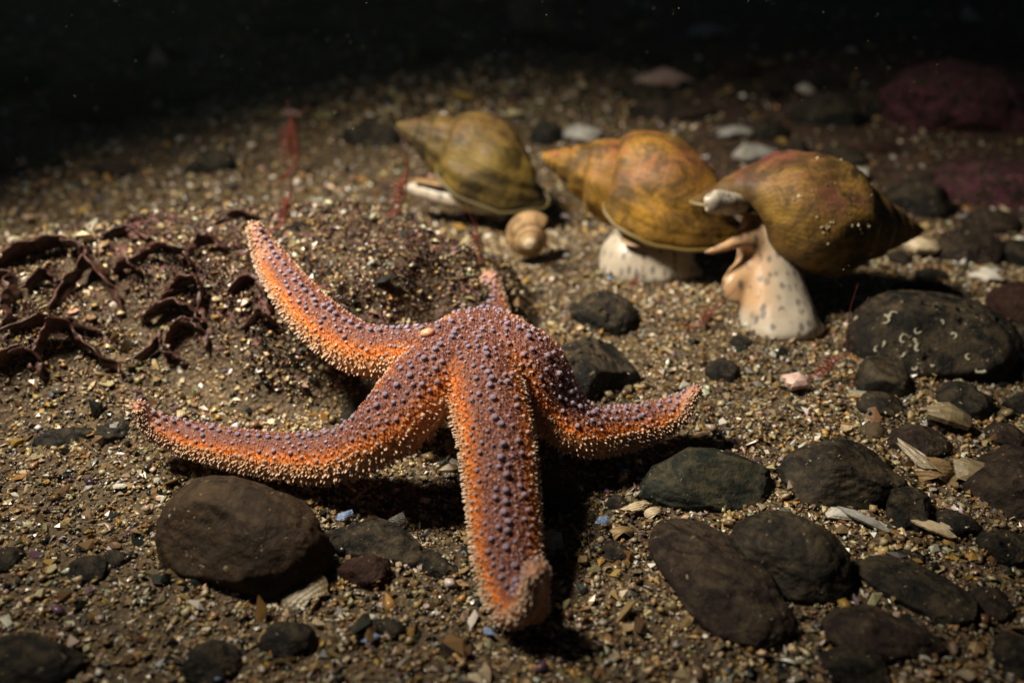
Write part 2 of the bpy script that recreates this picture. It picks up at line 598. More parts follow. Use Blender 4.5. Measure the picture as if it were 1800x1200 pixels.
stone('dark pebble in the grit left of the faint red shrimp', 328, 292, 412, 296, 62, 'basalt', flat=.75, seed=38, amp=.12)
stone('dark blunt stone left of the left whelk spire', 598, 240, 700, 248, 62, 'basalt', flat=.75, seed=39, amp=.12)
stone('dark stone between the left and middle whelks', 930, 240, 992, 242, 60, 'basalt', flat=.8, seed=40, amp=.12)
stone('small dark stone in the dim back left grit', 155, 300, 240, 305, 46, 'purple', flat=.7, seed=41, amp=.12)
stone('dark gritty stone between whelks and starfish', 1160, 495, 1200, 492, 22, 'basalt', flat=.6, seed=42, amp=.12, sub=3)
# back right: dark stones with shell between
stone('large dark stone behind the right whelk', 1385, 205, 1530, 215, 95, 'basalt', flat=.75, seed=43, amp=.12)
stone('dark flat stone just above the right whelk', 1425, 280, 1530, 285, 52, 'basalt', flat=.6, seed=44, amp=.12)
stone('dark purple stone above the middle whelk', 1095, 198, 1260, 205, 64, 'purple', flat=.6, seed=45, amp=.14)
stone('dull red stone in the dim background', 1245, 122, 1348, 128, 52, 'red', flat=.7, seed=46, amp=.14)
stone('grey stone right of the middle whelk', 1300, 232, 1385, 238, 56, 'basalt', flat=.7, seed=47, amp=.14)
stone('dark stone behind the right whelk spire', 1545, 358, 1676, 366, 88, 'basalt', flat=.75, seed=48, amp=.12)
stone('purple-black stone right of the right whelk spire', 1628, 440, 1770, 446, 88, 'purple', flat=.7, seed=49, amp=.12)
stone('dark red stone at the right edge above the grit', 1738, 545, 1850, 540, 95, 'red', flat=.75, seed=50, amp=.12)
stone('small grey stone at the right edge by the worm tube rock', 1770, 595, 1835, 600, 60, 'basalt', flat=.75, seed=51, amp=.1)
stone('red-brown stone behind the right whelk', 1520, 262, 1585, 268, 44, 'red', flat=.7, seed=52, amp=.14)
stone('dark stone far behind the middle whelk', 1040, 105, 1180, 110, 50, 'basalt', flat=.6, seed=53, amp=.14)
stone('pebble under the right whelk spire', 1560, 455, 1600, 458, 36, 'basalt', flat=.75, seed=54, amp=.1, sub=3)
stone('round pebble beside the pebble under the right whelk spire', 1608, 486, 1668, 488, 34, 'basalt', flat=.7, seed=55, amp=.1, sub=3)
stone('pink crusted rock at the upper right', 1555, 205, 1850, 190, 190, 'pinkrock', flat=.8, seed=56, amp=.2, cat='boulder', name='boulder', sub=5, fine=.06)
stone('pink crusted rock at the right below the taller pink rock', 1650, 335, 1900, 330, 130, 'pinkrock', flat=.5, seed=57, amp=.2, fine=.06)
stone('brown flat stone beside the pale ridged shell', 1556, 770, 1668, 782, 62, 'purple', flat=.5, seed=58, amp=.14)
stone('tan pebble above the dark smooth stone', 1512, 752, 1562, 768, 40, 'tan', flat=.7, seed=59, amp=.14, sub=3)
stone('black stone at the right edge below the worm tube rock', 1765, 712, 1850, 715, 52, 'basalt', flat=.7, seed=60, amp=.12)
stone('dark gritty pebble right of the front arm', 1048, 966, 1114, 975, 42, 'rough', flat=.6, seed=61, amp=.18, sub=3)
stone('small dark pebble in the grit right of the front arm', 1060, 882, 1104, 890, 34, 'rough', flat=.6, seed=62, amp=.16, sub=3)
stone('dark stone slice in the lower right grit', 1560, 962, 1630, 985, 24, 'basalt', flat=.4, seed=63, amp=.12, sub=3)
stone('dark stone near the right edge in the lower right', 1700, 1050, 1785, 1075, 66, 'purple', flat=.5, seed=64, amp=.15)
stone('black stone in the lower right corner', 1730, 1140, 1850, 1170, 90, 'basalt', flat=.5, seed=65, amp=.15)
stone('dark stone beyond the rust-brown boulder', 230, 105, 330, 100, 50, 'basalt', flat=.7, seed=66, amp=.14)
stone('black stone in the far dark at the upper left', -30, 150, 90, 150, 80, 'basalt', flat=.7, seed=67, amp=.14)
stone('dark stone below the rust-brown boulder', 20, 285, 110, 290, 44, 'basalt', flat=.6, seed=68, amp=.14)
stone('dark stone in the far dark at the upper right', 1380, 75, 1540, 80, 70, 'basalt', flat=.7, seed=69, amp=.14)
stone('small brown pebble right of the round snail shell', 965, 470, 1000, 474, 18, 'purple', flat=.7, seed=70, amp=.14, sub=3)

for k, (lab, u1, v1, u2, v2, mn, mt) in enumerate([
    ('black stone between the pink crusted rock and the large dark stone', 1520, 195, 1590, 200, 60, 'basalt'),
    ('low dark stone above the large dark stone behind the right whelk', 1400, 150, 1490, 155, 44, 'basalt'),
    ('dark stone right of the dull red stone', 1350, 150, 1400, 155, 40, 'purple'),
    ('dark stone left of the dull red stone', 1180, 130, 1250, 135, 44, 'basalt'),
    ('broad dark stone under the pink and white shell plate', 1060, 165, 1190, 172, 46, 'basalt'),
    ('dark stone right of the pale pointed far shell', 980, 85, 1060, 90, 40, 'basalt'),
    ('dark brown stone above the purple-black stone at the right', 1690, 395, 1800, 400, 60, 'purple'),
    ('dark stone squeezed between right whelk spire and pink rock', 1590, 320, 1660, 326, 44, 'basalt'),
    ('dark stone at the right edge under the lower pink rock', 1750, 450, 1840, 455, 62, 'basalt'),
    ('rounded dark stone right of the whitish shell plates', 1370, 265, 1425, 270, 46, 'basalt'),
    ('long dark stone in the far dark above the pink rock', 1580, 95, 1760, 100, 60, 'basalt'),
    ('dark stone in the far dark behind the left whelk', 700, 95, 800, 100, 36, 'basalt'),
    ('dark stone right of the rust-brown boulder', 310, 175, 370, 178, 46, 'basalt'),
    ('far dark stone under the pale blurred shell at the top', 440, 60, 600, 62, 50, 'purple'),
    ('dark stone behind the worm tube rock', 1560, 505, 1680, 512, 36, 'basalt'),
    ('small dark stone right of the worm tube rock', 1770, 655, 1830, 660, 50, 'basalt'),
    ('dark red-brown stone right of the tan ridged shell', 1730, 775, 1800, 770, 60, 'purple')]):
    stone(lab, u1, v1, u2, v2, mn, mt, flat=.7, seed=300 + k, amp=.15)

# curled white worm tubes stuck on the big rock
tr, trc, _, tw = tuberock
bvh = BVHTree.FromPolygons([Vector(p) for p in tw], [tuple(int(i) for i in q) for q in ICO[5][1]])
t = NT('worm_tube_lime')
M['lime'] = t.set(t.mix(t.noise(500), (.20, .18, .12), (.42, .39, .3)), .7)


def on_rock(u, v):
    d = ray(u, v); d = d / np.linalg.norm(d)
    h = bvh.ray_cast(Vector(CAMP), Vector(d))
    return (np.array(h[0]), np.array(h[1])) if h[0] is not None else (None, None)


rt = random.Random(5)
loc = np.array(tr.location) / S
for (u, v_) in [(1556, 560), (1571, 556), (1590, 596), (1602, 604), (1618, 612), (1614, 582), (1506, 556), (1676, 590), (1548, 600), (1544, 614), (1727, 648), (1608, 646), (1653, 566), (1706, 628), (1532, 648), (1585, 620), (1640, 640)]:
    c0, n0 = on_rock(u, v_)
    if c0 is None: continue
    Bq = basis(n0)
    r0 = rt.uniform(.09, .24); a0 = rt.uniform(0, 6.3); span = rt.uniform(1.2, 4.6)
    pts = []
    for q in np.linspace(0, 1, 6):
        an = a0 + span * q; rr_ = r0 * (1 - .35 * q) * rt.uniform(.85, 1.15)
        p = c0 + Bq[:, 0] * math.cos(an) * rr_ + Bq[:, 1] * math.sin(an) * rr_
        h = bvh.find_nearest(Vector(p))
        pts.append(np.array(h[0]) + np.array(h[1]) * .015)
    rw = rt.uniform(.7, 1.2)
    v, f = tube(pts, [.02 * rw, .045 * rw, .055 * rw, .06 * rw], k=7)
    link('worm_tube', np_mesh('worm_tube', v, f, origin=loc), M['lime'], parent=tr)
# ------------------------------------------------------------------ starfish
SC = np.array([-1.0, 26.0, 3.0])
ARMS = [
    # front arm, tip curled up
    ([SC, P(848, 668, 3.2), P(872, 770, 2.6), P(884, 880, 1.7), P(892, 975, 1.0), P(905, 1045, .65), P(922, 1075, .75), P(938, 1040, 1.5), P(943, 1003, 2.2)],
     [1.45, 1.25, 1.07, .99, .90, .77, .62, .48, .32]),
    # left front arm
    ([SC, P(765, 665, 3.2), P(690, 745, 2.5), P(610, 800, 1.4), P(520, 806, 1.0), P(420, 792, .9), P(330, 772, .95), P(270, 748, 1.4), P(243, 716, 2.1)],
     [1.45, 1.25, 1.14, 1.0, .87, .75, .62, .48, .26]),
    # right arm
    ([SC, P(925, 640, 3.2), P(972, 715, 2.0), P(1020, 757, 1.3), P(1085, 757, .95), P(1150, 742, .95), P(1196, 718, 1.35), P(1222, 688, 2.0)],
     [1.45, 1.2, 1.06, 1.0, .88, .74, .57, .26]),
    # left back arm, up the bank
    ([SC, P(775, 625, 3.3), P(705, 625, 3.0), P(640, 618, 3.0), P(575, 578, 3.4), P(520, 520, 4.0), P(477, 458, 4.6), P(447, 400, 5.6)],
     [1.45, 1.2, 1.08, 1.0, .89, .75, .58, .28]),
    # back arm, only its tip shows over the disc
    ([SC, SC + [.1, 2.2, -.6], SC + [.1, 4.0, -2.0], SC + [.15, 5.6, -2.1], SC + [.1, 6.8, -1.4], SC + [.12, 7.4, -.62]],
     [1.5, 1.2, 1.1, .92, .72, .4]),
]
NA = 90


def star_sec(a):
    c, s = np.cos(a), np.sin(a)
    top = s > 0
    x = np.where(top, np.sign(c) * np.abs(c) ** .9, np.sign(c) * np.abs(c) ** .7)
    y = np.where(top, .82 * s, -.52 * np.abs(s) ** .8)
    return x, y


parts = [ball(SC + [0, 0, .1], (1.85, 1.85, 1.12), 4)]
arm_data = []
for pts, rad in ARMS:
    v, f = tube(pts, rad, k=28, n=NA, sec=star_sec)
    parts.append((v, f))
    C = catmull(pts, NA)
    T, Sd, U = frames(C)
    r = np.interp(np.linspace(0, 1, NA), np.linspace(0, 1, len(rad)), rad)
    parts.append(ball(C[-1], r[-1] * np.array([.95, .95, .85]), 3))
    arm_data.append((C, T, Sd, U, r))
sv, sf = fused(parts, .085, 7)

kd = KDTree(len(ARMS) * NA)
for ai, (C, T, Sd, U, r) in enumerate(arm_data):
    for i in range(NA): kd.insert(Vector(C[i]), ai * NA + i)
kd.balance()


def arm_coord(p):
    co, idx, d = kd.find(Vector(p))
    ai, i = divmod(idx, NA)
    C, T, Sd, U, r = arm_data[ai]
    q = np.asarray(p) - C[i]
    s, u = q @ Sd[i], q @ U[i] + .08 * r[i]
    return ai, i / (NA - 1), math.degrees(math.atan2(abs(s), u)), (1 if s > 0 else -1)


ac = [arm_coord(p) for p in sv]
ang_v = np.array([a[2] for a in ac])
t_v = np.array([a[1] for a in ac])
# skin pigment: brownish over the back, vivid orange along the flanks, pale toward the margin and below
stops_a = [0, 30, 44, 55, 66, 80, 110, 180]
cols_a = np.array([(.17, .065, .06), (.20, .07, .05), (.40, .11, .025), (.70, .17, .012), (.70, .25, .05), (.60, .34, .17), (.52, .28, .14), (.4, .18, .08)])
skin = np.stack([np.interp(ang_v, stops_a, cols_a[:, k]) for k in range(3)], -1)
tipf = sstep(.78, .95, t_v)[:, None]
skin = skin * (1 - tipf * .8) + np.array([.62, .34, .24]) * tipf * .8
star_base = np.array([SC[0], SC[1], 0.0])
star = empty('starfish', star_base)
fields(star, 'orange starfish with purple knobs and cream edge spines spread on the seabed', 'starfish')

t = NT('starfish_skin')
c = t.attr('col')
c = t.mix(t.ramp(t.noise(240, 5, .65), [(.35, .5), (.65, 0)]), c, (.16, .05, .02))
c = t.mix(t.ramp(t.voronoi(620), [(.1, .5), (.35, 0)]), c, (.75, .3, .08))
t.bump(t.math('ADD', t.voronoi(700), t.noise(420, 5, .7)), .0009, .9)
M['skin'] = t.set(c, .5, sss=.25, sssr=(1, .3, .1), spec=.4)
link('body', np_mesh('starfish_body', sv, sf, attrs={'col': skin}, origin=star_base), M['skin'], parent=star)


def revolve(profile, k=8, squash=1.0):
    v, f = [], []
    for (r, z) in profile:
        for j in range(k):
            a = 2 * math.pi * j / k
            v.append((r * math.cos(a), r * math.sin(a) * squash, z))
    n = len(profile)
    for i in range(n - 1):
        for j in range(k):
            f.append((i * k + j, i * k + (j + 1) % k, (i + 1) * k + (j + 1) % k, (i + 1) * k + j))
    f.append(tuple((n - 1) * k + j for j in range(k)))
    return np.array(v), f


def tri(fs):
    out = []
    for q in fs:
        for i in range(1, len(q) - 1): out.append((q[0], q[i], q[i + 1]))
    return np.array(out)


# knob: soft collar, neck, rounded head
TUB_V, TUB_F = revolve([(1.45, -.35), (1.35, .12), (.9, .36), (.98, .66), (.98, .95), (.72, 1.22), (.25, 1.34)], 8)
SPN_V, SPN_F = revolve([(.95, -.4), (.78, .6), (.68, 1.7), (.4, 2.25), (.1, 2.4)], 5, .75)
PAP_V, PAP_F = revolve([(.8, -.3), (1, .6), (.75, 1.6), (.2, 2.2)], 5)
TUB_F, SPN_F, PAP_F = tri(TUB_F), tri(SPN_F), tri(PAP_F)


star_bvh = BVHTree.FromPolygons([Vector(p) for p in sv], [tuple(int(i) for i in q) for q in sf])
# face centres and normals for even scattering
sfa = np.asarray(sf)
fc = sv[sfa].mean(1)
fn = np.cross(sv[sfa[:, 2]] - sv[sfa[:, 0]], sv[sfa[:, 3]] - sv[sfa[:, 1]])
fn /= np.linalg.norm(fn, axis=1)[:, None] + 1e-12
if (fn * (fc - SC)).sum() < 0: fn = -fn
fang = ang_v[sfa].mean(1); ft = t_v[sfa].mean(1)
grid = {}


def free(p, dmin):
    k = tuple((p / .3).astype(int))
    for a in (-1, 0, 1):
        for b in (-1, 0, 1):
            for c in (-1, 0, 1):
                for (q, dq) in grid.get((k[0] + a, k[1] + b, k[2] + c), ()):
                    if np.sum((p - q) ** 2) < (.5 * (dmin + dq)) ** 2: return False
    return True


def put(p, d):
    grid.setdefault(tuple((p / .3).astype(int)), []).append((p, d))


knobs = []      # pos, normal, size, colour angle
# the row along the ridge of each arm first
for ai, (C, T, Sd, U, r) in enumerate(arm_data):
    L = np.concatenate([[0], np.cumsum(np.linalg.norm(np.diff(C, axis=0), axis=1))])
    s = 1.2
    while s < L[-1] - .15:
        i = int(np.searchsorted(L, s)); i = min(i, NA - 1)
        d = U[i] + Sd[i] * random.uniform(-.12, .12)
        h = star_bvh.ray_cast(Vector(C[i]), Vector(d))
        fr = 1 - .5 * s / L[-1]
        if h[0] is not None and (Vector(C[i]) - h[0]).length < 1.4 * r[i] + .2:
            p = np.array(h[0])
            if free(p, .22):
                knobs.append((p, np.array(h[1]), .088 * (.65 + .5 * fr), 5)); put(p, .3 * (.5 + .5 * fr))
        s += .30 * (.55 + .5 * fr) * random.uniform(.85, 1.2)
order = rng.permutation(len(fc))
for i in order:
    a = fang[i]
    if a > 66: continue
    p = fc[i]
    fr = 1 - .5 * ft[i]
    dm = (.25 if a < 44 else .22) * (.42 + .58 * fr) * random.uniform(.85, 1.25)
    if free(p, dm):
        put(p, dm)
        knobs.append((p, fn[i], (.068 if a < 44 else .054) * (.55 + .5 * fr) * random.choice([.4, .55, .7, .85, 1.0, 1.15]), a))
spines = []
for ai, (C, T, Sd, U, r) in enumerate(arm_data):
    L = np.concatenate([[0], np.cumsum(np.linalg.norm(np.diff(C, axis=0), axis=1))])
    for side in (-1, 1):
        for row, (adeg, sp, ln) in enumerate([(66, .20, .95), (76, .17, 1.15), (87, .16, 1.3), (99, .16, 1.4), (113, .17, 1.4), (128, .19, 1.2), (144, .22, 1.0)]):
            s = .8 + .05 * row
            while s < L[-1] + .05:
                i = min(int(np.searchsorted(L, s)), NA - 1)
                aa = math.radians(adeg + random.uniform(-4, 4))
                d = Sd[i] * side * math.sin(aa) + U[i] * math.cos(aa) + T[i] * random.uniform(-.12, .12)
                h = star_bvh.ray_cast(Vector(C[i] + T[i] * random.uniform(-.04, .04)), Vector(d))
                fr = 1 - .45 * s / L[-1]
                if h[0] is not None and (Vector(C[i]) - h[0]).length < 1.18 * r[i] + .1:
                    dd = d / np.linalg.norm(d) + .35 * np.array(h[1]) + np.array([0, 0, -.12])
                    spines.append((np.array(h[0]), dd, .054 * ln * (.55 + .5 * fr) * random.uniform(.5, .8), row))
                s += .5 * sp * (.55 + .5 * fr) * random.uniform(.8, 1.25)
    # tuft at the arm tip
    for _ in range(26):
        d = rng.normal(size=3); d /= np.linalg.norm(d)
        if d @ T[-1] < -.1: continue
        h = star_bvh.ray_cast(Vector(C[-1]), Vector(d))
        if h[0] is not None and (Vector(C[-1]) - h[0]).length < 1.0:
            spines.append((np.array(h[0]), d, .042, 1))


def knob_cols(angle, n, jit):
    if angle < 34: head = np.array((.27, .21, .31))
    elif angle < 46: head = np.array((.34, .23, .29))
    elif angle < 58: head = np.array((.52, .31, .27))
    else: head = np.array((.68, .46, .31))
    collar = np.array((.27, .12, .075)) if angle < 44 else np.array((.6, .27, .1))
    z = TUB_V[:, 2]
    w = sstep(.15, .6, z)[:, None]
    return (collar * (1 - w) + head * w) * jit


def instanced(items, V, F, colf, name, mat, kind):
    vs, fs, cs, o = [], [], [], 0
    for it in items:
        p, n, s = it[0], it[1], it[2]
        B = basis(n)
        vs.append((V * s) @ B.T + p); fs.append(F + o); o += len(V); cs.append(colf(it))
    me = np_mesh(name, np.vstack(vs), np.vstack(fs), attrs={'col': np.vstack(cs)}, origin=star_base)
    ob = link(name, me, mat, parent=star)
    ob['kind'] = kind
    return ob


t = NT('starfish_knobs')
c = t.attr('col')
c = t.mix(t.ramp(t.noise(900, 4), [(.4, 0), (.75, .45)]), c, (.55, .45, .5))
t.bump(t.noise(1400, 4), .0003, .8)
M['knob'] = t.set(c, .36, sss=.15, sssr=(1, .5, .35), spec=.5)
# the 300 knobs that show largest are parts of their own
vis = []
for k, kn in enumerate(knobs):
    p = kn[0]; toc = CAMP - p; dist = np.linalg.norm(toc)
    fac = max(0, (kn[1] @ toc) / dist)
    hid = star_bvh.ray_cast(Vector(p + kn[1] * .12), Vector(toc / dist))[0] is not None
    vis.append((0 if hid else kn[2] / dist * (.3 + fac)))
best = set(np.argsort(vis)[::-1][:300].tolist())
knob_meshes = {}
for k in sorted(best):
    p, n, s, a = knobs[k]
    var = random.randrange(3)
    key = (0 if a < 34 else 1 if a < 46 else 2 if a < 58 else 3, var)
    if key not in knob_meshes:
        rr = np.random.default_rng(key[0] * 10 + var)
        v = TUB_V * (1 + rr.normal(size=TUB_V.shape) * .05)
        knob_meshes[key] = np_mesh('knob', v, TUB_F, attrs={'col': knob_cols({0: 10, 1: 40, 2: 52, 3: 64}[key[0]], n, .85 + .15 * var)})
    ob = link('knob', knob_meshes[key], M['knob'], parent=star)
    B = Matrix(basis(n).tolist()).to_4x4()
    ob.matrix_local = Matrix.Translation(Vector((p - star_base) * S)) @ B @ Matrix.Diagonal((s, s, s * random.uniform(.85, 1.25), 1))
rest = [kn for k, kn in enumerate(knobs) if k not in best]
instanced(rest, TUB_V, TUB_F, lambda it: knob_cols(it[3], it[1], random.uniform(.8, 1.15)), 'small_knobs', M['knob'], 'stuff')


def spine_cols(it):
    z = SPN_V[:, 2]
    w = sstep(-.2, 1.6, z)[:, None]
    a = np.array((.62, .28, .10)); b = np.array((.62, .43, .28))
    if it[3] >= 5: b = np.array((.66, .42, .24))
    return (a * (1 - w) + b * w) * random.uniform(.82, 1.1)


instanced(spines, SPN_V, SPN_F, spine_cols, 'edge_spines', M['knob'], 'stuff')
# papulae: soft little breathing fingers between the knobs
paps = []
for i in rng.permutation(len(fc))[:20000]:
    if fang[i] > 66: continue
    n = fn[i] + rng.normal(size=3) * .25
    paps.append((fc[i], n, random.uniform(.018, .034) * (1 - .4 * ft[i]), fang[i]))
t = NT('starfish_papulae')
M['pap'] = t.set(t.attr('col'), .6, sss=.5, sssr=(1, .4, .2), spec=.3)
M['pap'].node_tree.nodes['Principled BSDF'].inputs['Alpha'].default_value = .6


def pap_col(it):
    a = it[3]
    c = np.array((.20, .085, .07)) if a < 36 else np.array((.46, .13, .03)) if a < 50 else np.array((.66, .2, .03))
    if random.random() < .08: c = np.array((.55, .38, .33))
    return np.tile(c * random.uniform(.7, 1.3), (len(PAP_V), 1))


instanced(paps, PAP_V, PAP_F, pap_col, 'soft_papulae', M['pap'], 'stuff')
# madreporite: the pale button on the disc, toward the left back arm
d = ray(752, 587); d = d / np.linalg.norm(d)
h = star_bvh.ray_cast(Vector(CAMP), Vector(d))
mp, mn = (np.array(h[0]), np.array(h[1])) if h[0] is not None else (SC + [-1.5, 0, 1.2], np.array([0, 0, 1.0]))
v, f = ICO[3]
B = basis(mn)
mv = v * np.array([.17, .22, .13])
mv = mv + v * (np.sin(np.arctan2(v[:, 1], v[:, 0]) * 11) * .012)[:, None]
t = NT('madreporite')
M['madre'] = t.set(t.mix(t.noise(700), (.55, .27, .15), (.68, .38, .23)), .4, sss=.3)
link('madreporite', np_mesh('madreporite', mv @ B.T + mp + mn * .05, f, origin=star_base), M['madre'], parent=star)

# ------------------------------------------------------------------ whelks
def shell_geo(turns=6.5, nth=360, nps=44, growth=1.52, ribs=0.0, lip=1.0, varix=1.0):
    """dextral whelk shell, apex at origin, axis -Z; opening at angle 0 facing -Y. returns verts, faces, whorl fraction"""
    kk = math.log(growth) / (2 * math.pi)
    th = np.linspace(-turns * 2 * math.pi, 0, nth)
    g = np.exp(kk * th)
    last = sstep(-.55, 0, th)
    R = 1.28 * g * (1 + .10 * last * lip)
    Zc = -5.9 * g - .15 * last
    wr = 1.40 * g * (1 + .06 * last * lip)
    wa = 2.5 * g * (1 + .05 * last * lip)
    vx = sum(a_ * np.exp(-((th + c_) / w_) ** 2) for a_, c_, w_ in ((.10, .02, .09), (.07, .34, .10), (.06, .72, .12), (.05, 1.3, .14))) * varix
    wr = wr * (1 + vx); wa = wa * (1 + .6 * vx)
    ps = np.linspace(0, 2 * math.pi, nps, endpoint=False)
    ca, sa = np.cos(ps), np.sin(ps)
    ca = np.sign(ca) * np.abs(ca) ** .72
    egg = 1 + .16 * sa + .04 * np.cos(3 * ps)
    rib = 1 + ribs * np.sin(th * 11)[:, None] * np.clip(sa[None] + .35, 0, 1) * (g[:, None] ** 0)
    rad = R[:, None] + wr[:, None] * ca[None] * egg[None] * rib
    # the base draws in to the siphon end
    zz = Zc[:, None] + wa[:, None] * sa[None]
    rad = rad * (1 - .28 * np.clip(-sa[None], 0, 1) ** 2)
    aa = -th
    x = rad * np.cos(aa)[:, None]; y = rad * np.sin(-th)[:, None]
    # clockwise seen from the apex
    v = np.stack([x, rad * np.sin(-th)[:, None], zz], -1).reshape(-1, 3)
    f = []
    for i in range(nth - 1):
        for j in range(nps):
            j2 = (j + 1) % nps
            f.append((i * nps + j, i * nps + j2, (i + 1) * nps + j2, (i + 1) * nps + j))
    whorl = np.repeat(th / (2 * math.pi), nps)
    return v, np.array(f), whorl, np.tile(sa, nth)


def place_shell(v, apex, foot, down, roll=0, girth=.92):
    """v local -> world; apex point, siphon end point, direction the opening faces"""
    apex, foot = np.asarray(apex, float), np.asarray(foot, float)
    ax = apex - foot
    L = np.linalg.norm(ax); ax /= L
    dn = np.asarray(down, float); dn = dn - ax * (dn @ ax); dn /= np.linalg.norm(dn)
    x = np.cross(-dn, ax)
    if roll:
        c, s = math.cos(math.radians(roll)), math.sin(math.radians(roll))
        dn, x = dn * c + x * s, x * c - dn * s
    y = -dn
    sc = L / 8.65
    return apex + sc * (girth * (v[:, :1] * x + v[:, 1:2] * y) + v[:, 2:3] * ax), x, dn, ax, sc


def whelk_mat(name, yellow, brown, red, redamt, dirt):
    yellow, brown, red = (tuple(x * k for x in q) for q, k in ((yellow, .85), (brown, .7), (red, .78)))
    t = NT(name)
    c = t.mix(t.ramp(t.noise(38, 5, .6, dist=.6), [(.34, 0), (.66, 1)]), yellow, brown)
    c = t.mix(t.math('MULTIPLY', t.math('MULTIPLY', t.ramp(t.noise(42, 5, .6, dist=.8), [(.38, 0), (.58, 1)]), t.ramp(t.up(), [(.2, 0), (.8, 1)])), redamt), c, red)
    c = t.mix(t.ramp(t.noise(75, 6, .7, dist=1.0), [(.45, 0), (.6, .85)]), c, tuple(x * .4 for x in brown))
    w = t.attr('uv3')
    sep = t.n.new('ShaderNodeSeparateColor'); t.lk(w, sep.inputs[0])
    # growth lines follow the whorls
    comb = t.n.new('ShaderNodeCombineXYZ'); t.lk(sep.outputs[0], comb.inputs[0]); t.lk(sep.outputs[1], comb.inputs[1])
    gl = t.n.new('ShaderNodeTexWave'); gl.inputs['Scale'].default_value = 34; gl.inputs['Distortion'].default_value = 6.0; gl.inputs['Detail'].default_value = 4; gl.inputs['Detail Scale'].default_value = .8
    t.lk(comb.outputs[0], gl.inputs['Vector'])
    sl = t.n.new('ShaderNodeTexWave'); sl.bands_direction = 'Y'; sl.inputs['Scale'].default_value = 7; sl.inputs['Distortion'].default_value = 4.0; sl.inputs['Detail'].default_value = 3
    t.lk(comb.outputs[0], sl.inputs['Vector'])
    c = t.mix(t.ramp(t.math('ABSOLUTE', t.math('SUBTRACT', sep.outputs[1], .5)), [(.44, 0), (.5, .55)]), c, tuple(x * .3 for x in brown))
    c = t.mix(t.ramp(gl.outputs['Fac'], [(.0, .28), (.35, 0)]), c, tuple(x * .35 for x in brown))
    c = t.mix(t.ramp(t.noise(160, 6, .7), [(.56, 0), (.7, .55)]), c, tuple(x * .3 for x in brown))
    if dirt == 2:
        c = t.mix(sep.outputs[2], c, (.62, .5, .34))
    elif dirt:
        dm = t.math('MULTIPLY', t.ramp(sep.outputs[2], [(.25, 0), (.6, 1)]), t.ramp(t.noise(120, 6, .7), [(.46, 0), (.58, .85)]))
        c = t.mix(dm, c, (.016, .013, .008))
    h = t.math('ADD', t.math('MULTIPLY', gl.outputs['Fac'], .14), t.math('ADD', t.math('MULTIPLY', sl.outputs['Fac'], .06), t.math('MULTIPLY', t.noise(110, 7, .7), 1.6)))
    t.bump(h, .0006, .7)
    return t.set(c, t.ramp(t.noise(200), [(.3, .45), (.7, .7)]), spec=.3)


M['whelk1'] = whelk_mat('olive_yellow_whelk_shell', (.25, .165, .025), (.085, .06, .025), (.20, .10, .04), .5, 0)
M['whelk2'] = whelk_mat('orange_ochre_whelk_shell', (.46, .24, .025), (.22, .125, .035), (.30, .085, .05), .8, 0)
M['whelk3'] = whelk_mat('ochre_red_whelk_shell', (.38, .22, .04), (.20, .115, .04), (.20, .055, .05), 1.0, 1)
t = NT('whelk_flesh')
fl = t.mix(t.ramp(t.noise(60, 3), [(.35, 0), (.65, 1)]), (.42, .36, .28), (.54, .48, .39))
fl = t.mix(t.attr('warm'), fl, (.52, .30, .14))
tcm = t.n.new('ShaderNodeMapping'); tcm.inputs['Scale'].default_value = (1, 1, .45); t.lk(t.obj, tcm.inputs['Vector'])
sp = t.voronoi(290, vec=tcm.outputs[0])
spm = t.math('MULTIPLY', t.ramp(sp, [(.24, 1), (.46, 0)]), t.ramp(t.noise(140, 3), [(.38, 0), (.48, 1)]))
fl = t.mix(t.math('MULTIPLY', spm, .75), fl, (.09, .085, .09))
fl = t.mix(t.ramp(t.noise(90, 6, .7, dist=1.0), [(.48, 0), (.75, .3)]), fl, (.28, .24, .19))
t.bump(t.noise(150, 6, .6, dist=.8), .0005, .6)
M['flesh'] = t.set(fl, .4, sss=.5, sssr=(1, .6, .35), spec=.5)
t = NT('siphon_flesh')
fl = t.mix(t.ramp(t.noise(420, 4, .7), [(.36, 0), (.48, 1)]), (.10, .09, .085), (.46, .41, .33))
M['siphon'] = t.set(fl, .4, sss=.2)
t = NT('operculum')
M['operc'] = t.set(t.mix(t.ramp(t.noise(160, 5, .6), [(.3, 0), (.7, 1)]), (.17, .09, .035), (.30, .18, .08)), .45)


